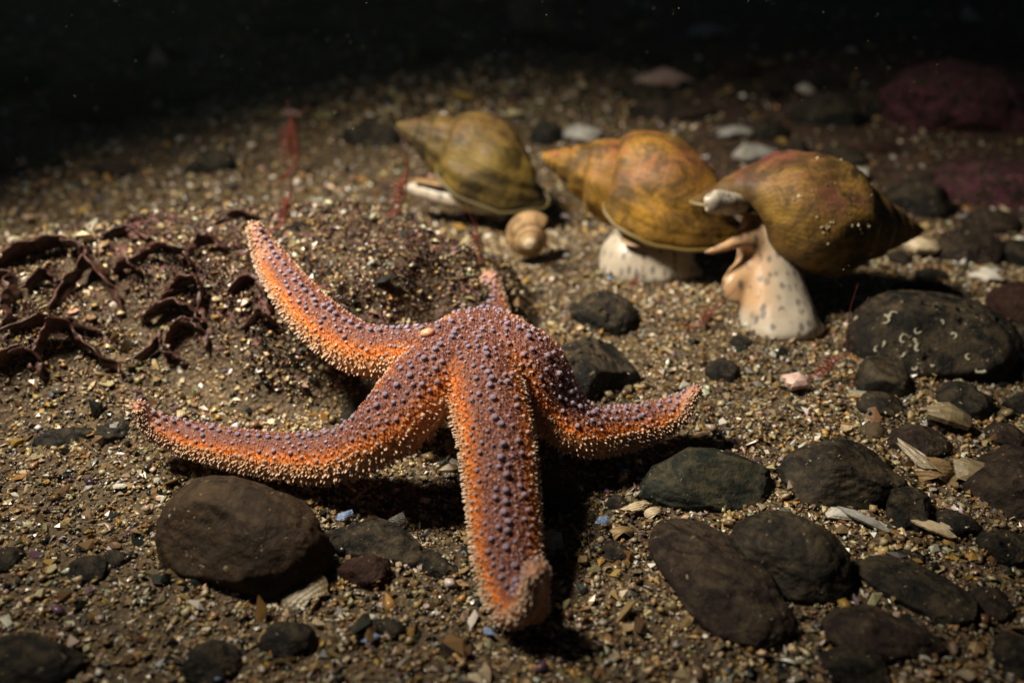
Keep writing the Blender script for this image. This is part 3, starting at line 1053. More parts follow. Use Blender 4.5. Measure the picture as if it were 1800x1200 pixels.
def build_shell(root, geo, apex, foot, down, mat, roll, dirtfn=None, lipr=.08):
    v, f, wh, sa = geo
    base = np.array(root.location) / S
    w, x, dn, ax, sc = place_shell(v, apex, foot, down, roll)
    # dents and lumps of an old shell
    q = np.array([mnoise.noise(Vector(p) * .75) * .17 + mnoise.noise(Vector(p) * 1.9) * .085 + mnoise.noise(Vector(p) * 4.5) * .035 for p in w])
    cen_ = apex + ((w - apex) @ ax)[:, None] * ax
    od = (w - cen_); od /= np.linalg.norm(od, axis=1)[:, None] + 1e-6
    w = w + od * (q * np.clip(-v[:, 2] / 3, 0, 1))[:, None]
    dirt = np.zeros(len(v)) if dirtfn is None else dirtfn(v, w)
    me = np_mesh('whelk_shell', w, f, attrs={'uv3': np.stack([wh * .5 + 4, sa * .5 + .5, dirt], -1)}, origin=base)
    o = link('shell', me, M[mat], parent=root)
    m = o.modifiers.new('thickness', 'SOLIDIFY'); m.thickness = .11 * S; m.offset = -1
    # the rolled lip round the opening
    nps = 44
    lip = w[-nps:]
    v2, f2 = tube_closed(lip, lipr * sc)
    v2 = v2 + np.array([tuple(mnoise.noise_vector(Vector(p) * 1.4)) for p in v2]) * .09
    link('lip', np_mesh('lip', v2, f2, origin=base), M[mat + '_lip'] if mat + '_lip' in M else M[mat], parent=o)
    o.children[0].data.attributes  # keeps the lip as a sub-part
    return w, x, dn, ax, sc


def tube_closed(ring, r, k=8):
    n = len(ring)
    T = np.roll(ring, -1, 0) - np.roll(ring, 1, 0)
    T /= np.linalg.norm(T, axis=1)[:, None]
    cen = ring.mean(0)
    N = ring - cen; N -= T * (N * T).sum(1)[:, None]; N /= np.linalg.norm(N, axis=1)[:, None]
    Bn = np.cross(T, N)
    v, f = [], []
    for j in range(k):
        a = 2 * math.pi * j / k
        v.append(ring + r * (math.cos(a) * N + math.sin(a) * Bn))
    v = np.array(v).transpose(1, 0, 2).reshape(-1, 3)
    for i in range(n):
        for j in range(k):
            i2, j2 = (i + 1) % n, (j + 1) % k
            f.append((i * k + j, i * k + j2, i2 * k + j2, i2 * k + j))
    return v, f


def lip_mat(name, c1, c2):
    t = NT(name)
    return t.set(t.mix(t.noise(200), tuple(x * .6 for x in c1), tuple(x * .6 for x in c2)), .5)


M['whelk1_lip'] = lip_mat('olive_lip', (.13, .10, .035), (.20, .16, .06))
M['whelk2_lip'] = lip_mat('yellow_lip', (.20, .13, .03), (.28, .19, .05))
M['whelk3_lip'] = lip_mat('ochre_lip', (.26, .18, .06), (.34, .25, .10))


def flesh(root, name, parts, voxel=.11, warm=None, mat='flesh', it=8):
    v, f = fused(parts, voxel, it)
    v = v + np.array([np.array(mnoise.noise_vector(Vector(p) * .8)) * .07 + np.array(mnoise.noise_vector(Vector((p[0] * 3, p[1] * 3, p[2] * .8)))) * .02 for p in v])
    base = np.array(root.location) / S
    w = np.zeros((len(v), 3)) if warm is None else np.repeat(warm(v)[:, None], 3, 1)
    return link(name, np_mesh(name, v, f, attrs={'warm': w}, origin=base), M[mat], parent=root)


# --- right whelk: spire to the right, standing on its foot, siphon out at the left
b3 = P(1370, 588, 0); b3[2] = terrain(b3[0], b3[1])
w3 = empty('whelk', b3)
fields(w3, 'rightmost whelk, ochre and red shell with dark crust, spire pointing right', 'whelk', 'whelks gathered behind the starfish')
apex3, foot3 = Py(1630, 408, 36.5), Py(1240, 368, 34.9)
g3 = shell_geo(ribs=.012)


def dirt3(v, w):
    z = v[:, 2]
    n = np.array([mnoise.noise(Vector(p) * .9) for p in w])
    return np.clip(sstep(-5.8, -4.4, z) * (1 - .75 * sstep(-3.6, -2.6, z)) * (.7 + .9 * n), 0, 1)


W3 = build_shell(w3, g3, apex3, foot3, (0, -.15, -1), 'whelk3', 5, dirt3)
col3 = [(1372, 588, .15, 1.68, .7), (1368, 572, .5, 1.58, .9), (1360, 548, 1.1, 1.45, .95), (1353, 520, 1.75, 1.35, .95), (1349, 492, 2.4, 1.3, .95), (1352, 465, 3.0, 1.3, .95), (1364, 442, 3.6, 1.4, 1.0), (1392, 430, 4.1, 1.6, 1.1)]
parts3 = []
col3 = catmull(np.array(col3, float), 40)
for (u, v_, z_, r_, h_) in col3:
    p = P(u, v_, b3[2] + z_)
    p[1] = b3[1] + .45 + .72 * z_
    p[0] = (u - 900) / FPX * ((p - CAMP) @ FW)
    parts3.append(ball(p, (r_, r_ * .85, h_), 4))
parts3 += [ball(b3 + [.9, .6, .05], (1.2, 1.0, .35), 4),
           tube([Py(1360, 440, 36.0), Py(1325, 425, 35.2), Py(1300, 420, 34.8)], [1.0, .6, .36], k=14),
           tube([Py(1308, 421, 34.8), Py(1278, 430, 34.5), Py(1246, 441, 34.3), Py(1236, 441, 34.3)], [.36, .24, .18, .15], k=10),
           tube([Py(1330, 470, 35.2), Py(1305, 484, 34.8), Py(1288, 502, 34.4), Py(1296, 530, 34.2)], [.8, .62, .48, .34], k=12)]


def warm3(v):
    uv = np.array([proj(p) for p in v])
    c = b3[0]
    # apricot front of the head, white flank
    return np.clip(sstep(.2, -1.3, v[:, 0] - c) * sstep(.4, 1.6, v[:, 2]) * sstep(5.2, 3.6, v[:, 2]), 0, .85)


flesh(w3, 'foot', parts3, .1, warm3, it=34)
sip = [Py(1306, 360, 35.4), Py(1280, 358, 34.9), Py(1256, 356, 34.6), Py(1243, 354, 34.5), Py(1238, 354, 34.5)]
v, f = tube(sip, [.38, .46, .48, .38, .16], k=14, n=34, sec=lambda a: (np.cos(a) * .8, np.sin(a) * 1.0))
v = v + np.array([tuple(mnoise.noise_vector(Vector(p) * 1.8)) for p in v]) * .09
link('siphon', np_mesh('siphon', v, f, origin=b3), M['siphon'], parent=w3)
# grit and barnacle bits stuck on the spire
parts_ = []
W, x_, dn_, ax_, sc_ = W3
cand = [i for i in range(len(W)) if -5.2 < g3[0][i, 2] < -2.2]
wb = BVHTree.FromPolygons([Vector(p) for p in W], [tuple(int(q) for q in ff) for ff in g3[1]])
for _ in range(34):
    i = random.choice(cand); p = W[i]
    d = CAMP - p; d = d / np.linalg.norm(d)
    h = wb.ray_cast(Vector(CAMP), Vector(-d))
    if h[0] is None: continue
    q = np.array(h[0]); n = np.array(h[1])
    if n @ d < 0: n = -n
    vv, fff = ICO[1]
    parts_.append(((vv * rng.uniform(.015, .065, 3) * (1 + .3 * rng.normal(size=(len(vv), 1)))) @ basis(n).T + q + n * .02, fff))
v, f = merge(parts_)
o = link('stuck_grit', np_mesh('stuck_grit', v, f, smooth=False, origin=b3), M['shell_cream'], parent=w3)
o['kind'] = 'stuff'

# --- middle whelk: spire to the left, opening toward us and down
b2 = P(1140, 488, 0); b2[2] = terrain(b2[0], b2[1])
w2 = empty('whelk', b2)
fields(w2, 'middle whelk, orange-ochre shell with spire pointing left, yellow lip above its foot', 'whelk', 'whelks gathered behind the starfish')
apex2, foot2 = Py(943, 270, 42.5), Py(1312, 388, 40.0)
W2 = build_shell(w2, shell_geo(ribs=.035), apex2, foot2, (0, -.2, -1), 'whelk2', -34, lipr=.09)
st2 = catmull(np.array([(0, .1, 2.3, .6), (-.02, .6, 2.25, .8), (.05, 1.1, 2.15, .8), (.3, 1.6, 1.95, .8), (.8, 2.3, 1.6, 1.0), (1.1, 3.1, 1.5, 1.0)]), 26)
parts2 = [ball(b2 + [dx, .6 + .25 * z_, z_], (r_, r_ * .72, h_), 4) for (dx, z_, r_, h_) in st2]
parts2 += [ball(b2 + [1.7, .5, .05], (1.0, .9, .35), 4)]
flesh(w2, 'foot', parts2, .12, it=30)
v, f = ICO[3]
dd = np.array([-.1, -.75, .66])
ov = (v * np.array([1.15, .5, .14])) @ basis(dd).T
B = basis(dd)
# operculum: a tan horny oval on the back of the foot
oc = b2 + [-.45, -.3, 2.0]
link('operculum', np_mesh('operculum', (v * np.array([1.0, .6, .1])) @ np.array(Matrix.Rotation(math.radians(22), 3, 'X') @ Matrix.Rotation(math.radians(-8), 3, 'Y')).T + oc, f, origin=b2), M['operc'], parent=w2)

# --- left whelk: spire to the left, foot reaching left
b1 = P(810, 384, 0); b1[2] = terrain(b1[0], b1[1])
w1 = empty('whelk', b1)
fields(w1, 'leftmost whelk, dull olive-yellow shell with white foot stretched to the left', 'whelk', 'whelks gathered behind the starfish')
apex1, foot1 = Py(690, 214, 48.5), Py(966, 332, 46.6)
W1 = build_shell(w1, shell_geo(ribs=.085, varix=1.7), apex1, foot1, (.1, -.15, -1), 'whelk1', -34, lipr=.08)
parts1 = [ball(Py(880, 318, 47.4), (1.7, 1.3, 1.1), 3), tube([Py(850, 330, 47.6), Py(860, 350, 47.0), Py(850, 368, 46.6)], [1.5, 1.4, 1.2], k=16),
          tube([Py(898, 352, 46.8), Py(850, 352, 46.5), Py(800, 345, 46.6), Py(750, 336, 46.9), Py(712, 330, 47.2)], [1.0, 1.05, .9, .7, .3], k=16,
               sec=lambda a: (np.cos(a) * .9, np.sin(a) * .72))]
flesh(w1, 'foot', parts1, .12)
ovv, off_ = tube([Py(728, 316, 46.7), Py(770, 322, 46.3), Py(812, 330, 46.0)], [.25, .42, .3], k=10, sec=lambda a: (np.cos(a), np.sin(a) * .35))
link('operculum', np_mesh('operculum', ovv, off_, origin=b1), M['operc'], parent=w1)

# --- small round snail shell in the middle, apex toward us
bs = P(937, 470, 0); bs[2] = terrain(bs[0], bs[1])
sn = empty('snail_shell', bs)
fields(sn, 'small round tan snail shell, tip facing us, between starfish and whelks', 'snail shell')


def snail_geo():
    nth, nps, turns = 260, 26, 5.2
    th = np.linspace(-turns * 2 * math.pi, 0, nth)
    g = np.exp(math.log(1.5) / (2 * math.pi) * th)
    ps = np.linspace(0, 2 * math.pi, nps, endpoint=False)
    R, zc, w = .60 * g, -1.15 * g, .50 * g
    rad = R[:, None] + w[:, None] * np.cos(ps)[None]
    zz = zc[:, None] + w[:, None] * 1.12 * np.sin(ps)[None]
    v = np.stack([rad * np.cos(-th)[:, None], rad * np.sin(-th)[:, None], zz], -1).reshape(-1, 3)
    f = [(i * nps + j, i * nps + (j + 1) % nps, (i + 1) * nps + (j + 1) % nps, (i + 1) * nps + j) for i in range(nth - 1) for j in range(nps)]
    f.append(tuple((nth - 1) * nps + j for j in range(nps)))
    return v, f, np.repeat(th / 6.283, nps), np.tile(np.sin(ps), nth)


v, f, wh, sa = snail_geo()
axd = np.array([.05, -.97, -.08]); axd /= np.linalg.norm(axd); B = basis(axd)
Rz = np.array(Matrix.Rotation(math.radians(40), 3, 'Z'))
v = (v @ Rz.T) @ B.T * 1.15
cen = Py(930, 424, 40.3)
v = v - v.mean(0) + cen
M['snail'] = whelk_mat('tan_snail_shell', (.55, .36, .17), (.40, .24, .11), (.5, .3, .18), .4, 2)
o = link('shell', np_mesh('snail_shell', v, f, attrs={'uv3': np.stack([wh * .5 + 4, sa * .5 + .5, sstep(-2.0, -3.2, wh)], -1)}, origin=bs), M['snail'], parent=sn)
tv, tf = ball(v.mean(0) + axd * .98 + [.02, 0, .0], (.12, .12, .12), 2)
# ------------------------------------------------------------------ red shrimps
t = NT('shrimp_red')
sc_ = t.mix(t.ramp(t.noise(260, 4), [(.4, 0), (.6, 1)]), (.22, .045, .03), (.32, .10, .07))
M['shrimp'] = t.set(sc_, .3, sss=.3, sssr=(1, .3, .2))
M['shrimp'].node_tree.nodes['Principled BSDF'].inputs['Alpha'].default_value = .42
t = NT('shrimp_dark_red')
M['shrimp_d'] = t.set((.17, .03, .02), .35, **{'Alpha': .6})


def shrimp(label, base, tip, side, L=1.0, ant=None):
    """small shrimp from tail (base) to rostrum (tip); side = direction of the legs"""
    base, tip = np.asarray(base, float), np.asarray(tip, float)
    side = np.asarray(side, float); side = side / np.linalg.norm(side)
    ln = np.linalg.norm(tip - base); d = (tip - base) / ln
    root = fields(empty('shrimp', base), label, 'shrimp', 'small red shrimps around the starfish')
    pts = [base + side * .12 * ln, base + d * .2 * ln - side * .02 * ln, base + d * .45 * ln - side * .05 * ln, base + d * .7 * ln, base + d * .86 * ln, tip]
    r = ln * .085
    v, f = tube(pts, [r * .45, r * .8, r * 1.05, r * 1.15, r * .6, r * .06], k=12, n=42)
    # tail segments
    C = catmull(pts, 42)
    link('body', np_mesh('shrimp_body', v, f, origin=base), M['shrimp'], parent=root)
    for k in range(4):
        a = k / 3 - .5
        q = base + side * .12 * ln
        e = q + side * .2 * ln - d * .1 * ln + np.cross(side, d) * a * .16 * ln
        v, f = tube([q, (q + e) / 2, e], [r * .2, r * .45, r * .15], k=8, sec=lambda an: (np.cos(an), np.sin(an) * .3))
        link('tail_fan', np_mesh('tail_fan', v, f, origin=base), M['shrimp_d'], parent=root)
    for k in range(5):
        q = base + d * (.35 + .1 * k) * ln
        for sgn in (-1, 1):
            o2 = np.cross(side, d) * sgn
            e = q + side * .22 * ln + o2 * .08 * ln - d * .04 * ln
            m = q + side * .12 * ln + o2 * .08 * ln + d * .03 * ln
            v, f = tube([q, m, e], [.022 * ln, .016 * ln, .008 * ln], k=5, n=8)
            link('leg', np_mesh('leg', v, f, origin=base), M['shrimp_d'], parent=root)
    for sgn in (-1, 1):
        q = base + d * .84 * ln + side * .03 * ln
        o2 = np.cross(side, d) * sgn
        v, f = ball(q + o2 * r * .75 + side * r * .2, (r * .28,) * 3, 2)
        link('eye', np_mesh('eye', v, f, origin=base), M['shrimp_d'], parent=root)
        e = ant if ant is not None else d * 1.0 + side * .25
        e = np.asarray(e, float)
        v, f = tube([q, q + (d * .25 + o2 * .1) * ln, q + (e * .6 + o2 * .22) * ln, q + (e + o2 * .3) * ln], [.016 * ln, .011 * ln, .007 * ln, .004 * ln], k=5, n=14)
        link('antenna', np_mesh('antenna', v, f, origin=base), M['shrimp_d'], parent=root)
    return root


def yb(u, v):
    """where the line of sight meets the seabed"""
    d = ray(u, v)
    tt = np.linspace(10, 160, 600)
    p = CAMP + d * tt[:, None]
    below = p[:, 2] < terrain(p[:, 0], p[:, 1])
    k = int(np.argmax(below)) if below.any() else len(tt) - 1
    q = CAMP + d * tt[k]
    q[2] = float(terrain(q[0], q[1])) + .05
    return q


def stand(u0, v0, u1, v1, lean=0.0):
    a = yb(u0, v0)
    b = Py(u1, v1, a[1] + lean)
    return a, b


a, b = stand(494, 408, 512, 338); shrimp('thin red shrimp upright beside the left back arm tip', a, b, (-.6, -.3, .2))
a, b = stand(692, 385, 717, 303); shrimp('red shrimp upright on the crusted bank in front of the left whelk', a, b, (-.7, -.2, .1))
a, b = stand(515, 312, 514, 205); shrimp('blurred faint red shrimp upright in the grit at the back left', a, b, (-.5, -.4, .1), ant=(.1, .1, .35))
a, b = stand(846, 470, 838, 398); shrimp('red shrimp upright left of the round snail shell', a, b, (-.6, -.3, .2))
a, b = stand(1212, 585, 1262, 540); shrimp('small red shrimp between the starfish and the right whelk', a, b, (-.5, 0, .7))
a, b = stand(1422, 672, 1486, 622); shrimp('red shrimp with spread legs in front of the worm tube rock', a, b, (-.75, -.1, .55), ant=(.35, .2, 1.6))
a, b = stand(1104, 515, 1126, 482); shrimp('tiny red shrimp below the middle whelk foot', a, b, (-.5, 0, .5))

# ------------------------------------------------------------------ dark red crust weed on the left
t = NT('dark_red_weed')
wc = t.mix(t.ramp(t.noise(150, 5, .6), [(.35, 0), (.65, 1)]), (.026, .010, .007), (.075, .027, .019))
wc = t.mix(t.ramp(t.noise(400, 4), [(.58, 0), (.7, .5)]), wc, (.2, .12, .08))
t.bump(t.noise(260, 5), .0006, .8)
M['weed'] = t.set(wc, .5, sss=.1, spec=.4)


def frond(label, pl, h=.7, lean=.5, wid=None):
    pts = []
    for (u, v, dz) in pl:
        p = yb(u, v); p[2] += dz * 1.2 + .05; pts.append(p)
    n = 46
    C = catmull(pts, n)
    rr = np.random.default_rng(len(label))
    T, Sd, U = frames(C)
    back = np.array([0, 1.0, 0])
    m = 9
    vs = []
    for i in range(n):
        ph = rr.uniform(0, 1)
        hh = .78 * h * (.5 + .5 * math.sin(math.pi * i / (n - 1))) * (1 + .5 * mnoise.noise(Vector(C[i]) * 1.4)) * (.85 + .3 * ph * .5)
        for j in range(m):
            s = j / (m - 1)
            q = Vector(C[i]) * 1.6 + Vector((0, 0, j * .25))
            w = .30 * mnoise.noise(q) + .16 * mnoise.noise(q * 2.7)
            y = hh * lean * (.9 * (1 - s) ** 1.6 - .75 * s) + w
            z = hh * s ** .62 - .25 * (1 - s) + .10 * s * mnoise.noise(q * 2.2)
            vs.append(C[i] + np.array([w * .8, y, z]))
    f = [(i * m + j, i * m + j + 1, (i + 1) * m + j + 1, (i + 1) * m + j) for i in range(n - 1) for j in range(m - 1)]
    v = np.array(vs)
    org = np.array([C[:, 0].mean(), C[:, 1].mean(), v[:, 2].min()])
    me = np_mesh('weed_frond', v, f, origin=org)
    o = link('weed_frond', me, M['weed'], loc=org)
    mod = o.modifiers.new('thickness', 'SOLIDIFY'); mod.thickness = .09 * S; mod.offset = 0
    ss = o.modifiers.new('soft', 'SUBSURF'); ss.levels = 1; ss.render_levels = 1
    fields(o, label, 'seaweed', 'dark red weed fronds on the left bank')
    return o


frond('dark red weed frond at the left edge, long straight ridge', [(-20, 490, 0), (40, 465, .2), (100, 455, .35), (146, 452, .2), (152, 470, 0)], .8, .8)
frond('dark red weed frond with a peaked fold left of the starfish', [(95, 545, 0), (135, 515, .25), (165, 500, .55), (195, 525, .3), (222, 560, 0)], .75, .7)
frond('dark red weed frond bridging the grit below the bank crest', [(232, 478, .1), (265, 468, .35), (300, 468, .4), (330, 472, .3), (345, 486, 0)], .45, .6)
frond('dark red weed frond curling toward the left back arm', [(328, 478, .1), (350, 452, .3), (378, 442, .3), (398, 452, .1)], .5, .6)
frond('dark red weed frond nearest the left arm tip, arched and black below', [(70, 645, 0), (95, 622, .4), (130, 614, .5), (158, 632, .35), (215, 672, 0)], .75, .8)
frond('dark red weed frond between bridge frond and starfish', [(286, 545, .1), (320, 533, .3), (352, 525, .35), (360, 560, 0)], .6, .7)
frond('dark red weed frond cut by the left edge under the long ridge', [(-15, 500, .2), (18, 515, .35), (26, 545, .3), (10, 585, 0)], .7, .7)
frond('low dark red weed frond hugging the bank near the left back arm', [(400, 530, .1), (440, 510, .2), (468, 522, .1), (474, 560, 0)], .55, .7)
frond('dark red weed frond in the dim grit behind the long ridge', [(180, 430, .1), (225, 425, .2), (270, 430, .1)], .35, .6)
frond('dark red weed frond low on the slope under the peaked fold', [(20, 600, .1), (70, 585, .2), (120, 590, .15), (180, 600, 0)], .5, .7)
frond('dark red weed tuft on the slope left of the starfish arms', [(240, 640, .0), (280, 625, .25), (300, 640, .1), (330, 650, 0)], .5, .6)
frond('dark red weed frond below the bridge frond', [(255, 575, .1), (300, 560, .25), (335, 570, .2), (362, 590, 0)], .5, .7)
frond('short dark red weed flap touching the slope below the crest', [(60, 520, .1), (85, 505, .3), (110, 512, .1)], .55, .7)
frond('small dark red weed frond right of the peaked fold', [(205, 500, .1), (225, 488, .3), (248, 500, .1)], .5, .7)
frond('dark red weed frond climbing the bank above the tuft', [(300, 610, .0), (322, 592, .25), (350, 600, .2), (372, 620, .0)], .55, .7)
frond('dark red weed frond at the foot of the bank by the left back arm', [(430, 590, .0), (462, 572, .25), (492, 590, .1)], .5, .7)
frond('dark red weed frond at the left edge above the black slate piece', [(-10, 660, .0), (25, 645, .25), (60, 655, .2), (85, 680, .0)], .55, .7)
frond('thin dark red weed frond along the crest left of the shrimp', [(380, 395, .05), (420, 388, .15), (455, 392, .05)], .3, .6)
frond('bright red weed blade cut by the left edge in the back', [(-20, 318, .1), (10, 308, .2), (40, 312, .1)], .5, .7)

# ------------------------------------------------------------------ named shells and fragments
def shard_geo(seed, n=9, curve=.25, asp=1.0, jag=.25, thick=.07):
    """broken shell plate: irregular curved outline with thickness, unit size"""
    rr = np.random.default_rng(seed)
    a = np.sort(rr.uniform(0, 2 * math.pi, n) * .35 + np.linspace(0, 2 * math.pi, n, endpoint=False) * 1.0)
    r = 1 + rr.uniform(-jag, jag, n)
    ring = np.stack([np.cos(a) * r, np.sin(a) * r * asp], -1)
    mid = ring * .55
    top = np.vstack([[0, 0], mid, ring])
    z = curve * (1 - (top ** 2).sum(1)) * .8
    up = np.column_stack([top, z + thick / 2])
    lo = np.column_stack([top, z - thick / 2])
    v = np.vstack([up, lo]); o = len(up)
    f = []
    for i in range(n):
        j = (i + 1) % n
        f += [(0, 1 + i, 1 + j), (1 + i, 1 + n + i, 1 + n + j, 1 + j)]
        f += [(o, o + 1 + j, o + 1 + i), (o + 1 + i, o + 1 + j, o + 1 + n + j, o + 1 + n + i)]
        f += [(1 + n + i, o + 1 + n + i, o + 1 + n + j, 1 + n + j)]
    return v, f


def fan_geo(ribs=16, concentric=True, curve=.45, asp=.85, thick=.06):
    """a bivalve valve with ridges"""
    nr, na = 12, 40
    v, f = [], []
    for lay in (0, 1):
        for i in range(nr + 1):
            r = i / nr
            for j in range(na + 1):
                a = math.pi * (j / na) * 1.16 - math.pi * .08
                edge = (.55 + .45 * math.sin(max(0.0, min(math.pi, a))) ** .6)
                x = math.cos(a) * r * edge * 1.05; y = math.sin(a) * r * asp
                z = curve * (1 - r ** 2) * (1 - .3 * r) + .035 * math.sin(r * 34) * (concentric) + (0 if concentric else .02 * math.cos(a * ribs * 2) * r)
                v.append((x, y, z - lay * thick))
    L = (nr + 1) * (na + 1)
    for i in range(nr):
        for j in range(na):
            q = i * (na + 1) + j
            f.append((q, q + na + 1, q + na + 2, q + 1))
            f.append((L + q, L + q + 1, L + q + na + 2, L + q + na + 1))
    for j in range(na):
        q = nr * (na + 1) + j
        f.append((q, L + q, L + q + 1, q + 1))
    return np.array(v), f


def place(name, label, cat, geo, u, v, size, rot, mat, lift=.1, smooth=False, group=None, scale=(1, 1, 1), z=None):
    p = yb(u, v) if z is None else P(u, v, z)
    me = geo if isinstance(geo, bpy.types.Mesh) else np_mesh(name, geo[0], geo[1], smooth=smooth)
    o = link(name, me, M[mat])
    o.location = Vector(p + [0, 0, lift]) * S
    o.rotation_euler = [math.radians(r) for r in rot]
    o.scale = [size * .88 * s for s in scale]
    return fields(o, label, cat, group)


place('shell_fragment', 'long white shell splinter leaning beside the dark smooth stone', 'shell', shard_geo(1, 12, .12, .22, .3, .14), 1602, 832, 1.0, (38, 12, -62), 'shell_old', .45)
place('bivalve_shell', 'tan ridged bivalve shell at the right among dark stones', 'shell', fan_geo(), 1640, 845, .85, (52, 0, -8), 'shell_tan', .05, True)
place('shell_fragment', 'broken ochre shell edge right of the ridged bivalve', 'shell', shard_geo(3, 10, .35, .7, .3, .08), 1716, 852, .8, (35, 18, -30), 'shell_old', .3)
place('oyster_shell', 'pale oblong weathered shell below the worm tube rock', 'shell', shard_geo(4, 13, .45, .48, .18, .25), 1660, 755, .9, (20, 8, -18), 'shell_old', .35)
place('bivalve_shell', 'pale curved bivalve shell leaning on the large brown stone', 'shell', fan_geo(curve=.2), 548, 1068, .95, (20, -14, 40), 'shell_old', .0, True)
place('shell_fragment', 'thin pale round shell disc right of the front arm', 'shell', shard_geo(6, 14, .2, .8, .06, .06), 972, 962, .42, (40, 0, 20), 'shell_grey', .2)
place('limpet_shell', 'tan limpet shell with dotted ribs right of the front arm', 'shell', fan_geo(14, False, .5, .8), 1094, 948, .52, (18, 0, 10), 'shell_tan', .0, True)
place('shell_fragment', 'pinkish white coral-like lump under the red shrimp', 'shell', shard_geo(8, 12, .8, .6, .35, .4), 1398, 690, .62, (20, 10, -20), 'shell_pink', .25)
place('shell_fragment', 'grey shell splinter crossing the grit in the lower right', 'shell', shard_geo(9, 8, .1, .2, .2, .1), 1510, 928, .85, (15, 5, -38), 'shell_grey', .2)
place('shell_fragment', 'white shell chip just below the dark smooth stone', 'shell', shard_geo(10, 9, .3, .55, .2, .1), 1472, 915, .42, (22, 0, -12), 'shell_white', .15)
place('shell_fragment', 'fan of pale splinters below the knobbly dark stone', 'shell', shard_geo(11, 9, .1, .35, .4, .1), 1640, 948, .75, (15, 5, -14), 'shell_cream', .2)
place('shell_fragment', 'blue mussel chip at the corner of the large brown stone', 'shell', shard_geo(12, 8, .3, .45, .2, .08), 607, 925, .32, (35, -10, 30), 'shell_blue', .25)
place('shell_fragment', 'blue mussel chip touching the green-black stone', 'shell', shard_geo(13, 8, .2, .6, .2, .08), 1100, 845, .22, (30, 0, 30), 'shell_blue', .2)
place('shell_fragment', 'blue-white mussel chip on grit between front arm and purple-brown stone', 'shell', shard_geo(14, 8, .3, .5, .2, .08), 1058, 932, .3, (28, 0, 28), 'shell_blue', .2)
place('shell_fragment', 'blue mussel chip below the front arm tip', 'shell', shard_geo(15, 8, .3, .45, .2, .08), 860, 1128, .24, (28, 0, -35), 'shell_blue', .15)
place('shell_fragment', 'dark blue mussel chip in the bottom grit', 'shell', shard_geo(16, 8, .3, .5, .2, .08), 654, 1142, .26, (20, 0, 15), 'shell_blue', .15)
place('shell_fragment', 'upright pale shell flake under the left front arm', 'shell', shard_geo(17, 8, .2, .7, .3, .08), 702, 930, .34, (70, 0, 10), 'shell_grey', .3)
place('shell_fragment', 'white shell flake standing beside the left front arm tip', 'shell', shard_geo(18, 8, .15, .4, .15, .08), 320, 742, .52, (25, 5, 108), 'shell_cream', .2)
place('shell_fragment', 'white shell chip in the grit left of the large brown stone', 'shell', shard_geo(19, 8, .3, .55, .2, .1), 212, 865, .24, (15, 0, 10), 'shell_white', .12)
place('shell_fragment', 'pale green-grey shell chip at the tip of the left front arm', 'shell', shard_geo(20, 8, .3, .6, .2, .1), 205, 765, .34, (40, 0, 60), 'shell_grey', .2)
place('shell_fragment', 'white shell slab between the whelks and the dark stones', 'shell', shard_geo(21, 10, .2, .45, .3, .12), 1500, 318, 1.5, (22, 0, 10), 'shell_white', .3)
place('shell_fragment', 'pale shell slab at the right under a purple-black stone', 'shell', shard_geo(22, 9, .1, .3, .25, .12), 1708, 398, 1.3, (18, 0, -5), 'shell_grey', .4)
place('shell_fragment', 'wide whitish shell plate behind the right whelk', 'shell', shard_geo(23, 11, .2, .5, .3, .14), 1320, 285, 1.9, (20, 0, -8), 'shell_grey', .4)
place('shell_fragment', 'whitish shell plate above the wide plate behind the right whelk', 'shell', shard_geo(24, 10, .2, .4, .3, .12), 1292, 245, 1.6, (22, 0, -4), 'shell_grey', .4)
place('shell_fragment', 'white broken shell behind the middle whelk spire', 'shell', shard_geo(25, 10, .3, .6, .3, .12), 1020, 250, 1.5, (35, 0, -18), 'shell_grey', .5)
place('shell_fragment', 'pink and white shell plate in the dim background', 'shell', shard_geo(26, 10, .2, .45, .3, .12), 1158, 152, 2.9, (22, 0, 3), 'shell_pink', .5)
place('shell_fragment', 'small white shell chip alone in the dim upper right', 'shell', shard_geo(27, 8, .3, .6, .2, .12), 1414, 170, 1.1, (30, 0, -15), 'shell_white', .5)
place('shell_fragment', 'pale shell chip in the far dark, right of centre', 'shell', shard_geo(28, 8, .3, .5, .2, .12), 1244, 72, 2.4, (30, 0, -6), 'shell_grey', .6)
place('shell_fragment', 'pale pointed shell in the far dark above the whelks', 'shell', shard_geo(29, 10, .5, .6, .15, .3), 940, 62, 4.2, (42, 12, -35), 'shell_old', 1.2)
place('shell_fragment', 'pale blurred shell cut by the top edge', 'shell', shard_geo(30, 10, .4, .7, .15, .3), 490, 10, 5.0, (60, 0, 0), 'shell_old', 2.0)
place('shell_fragment', 'white shell lump at the right edge above the dark red stone', 'shell', shard_geo(31, 9, .4, .6, .3, .2), 1740, 500, .9, (25, 0, -8), 'shell_white', .3)
place('shell_fragment', 'cream shell lump under the right whelk spire', 'shell', shard_geo(32, 10, .5, .6, .3, .3), 1620, 452, .95, (25, 0, 0), 'shell_cream', .4)
place('shell_fragment', 'pale cream shell stub between middle and right whelk', 'shell', shard_geo(33, 8, .3, .4, .2, .3), 1300, 305, .5, (60, 0, 80), 'shell_cream', 1.2)
place('shell_fragment', 'long cream shell sliver along the long purple-brown stone', 'shell', shard_geo(34, 9, .1, .22, .15, .14), 1160, 955, .62, (20, 8, 58), 'shell_cream', .3)
place('shell_fragment', 'cream shell chip above the long purple-brown stone', 'shell', shard_geo(35, 10, .3, .45, .3, .14), 1118, 908, .5, (25, 0, 20), 'shell_cream', .2)
place('shell_fragment', 'ribbed cream shell piece at the foot of the green-black stone', 'shell', fan_geo(12, False, .4, .8), 1150, 915, .42, (30, 0, 25), 'shell_cream', .05, True)

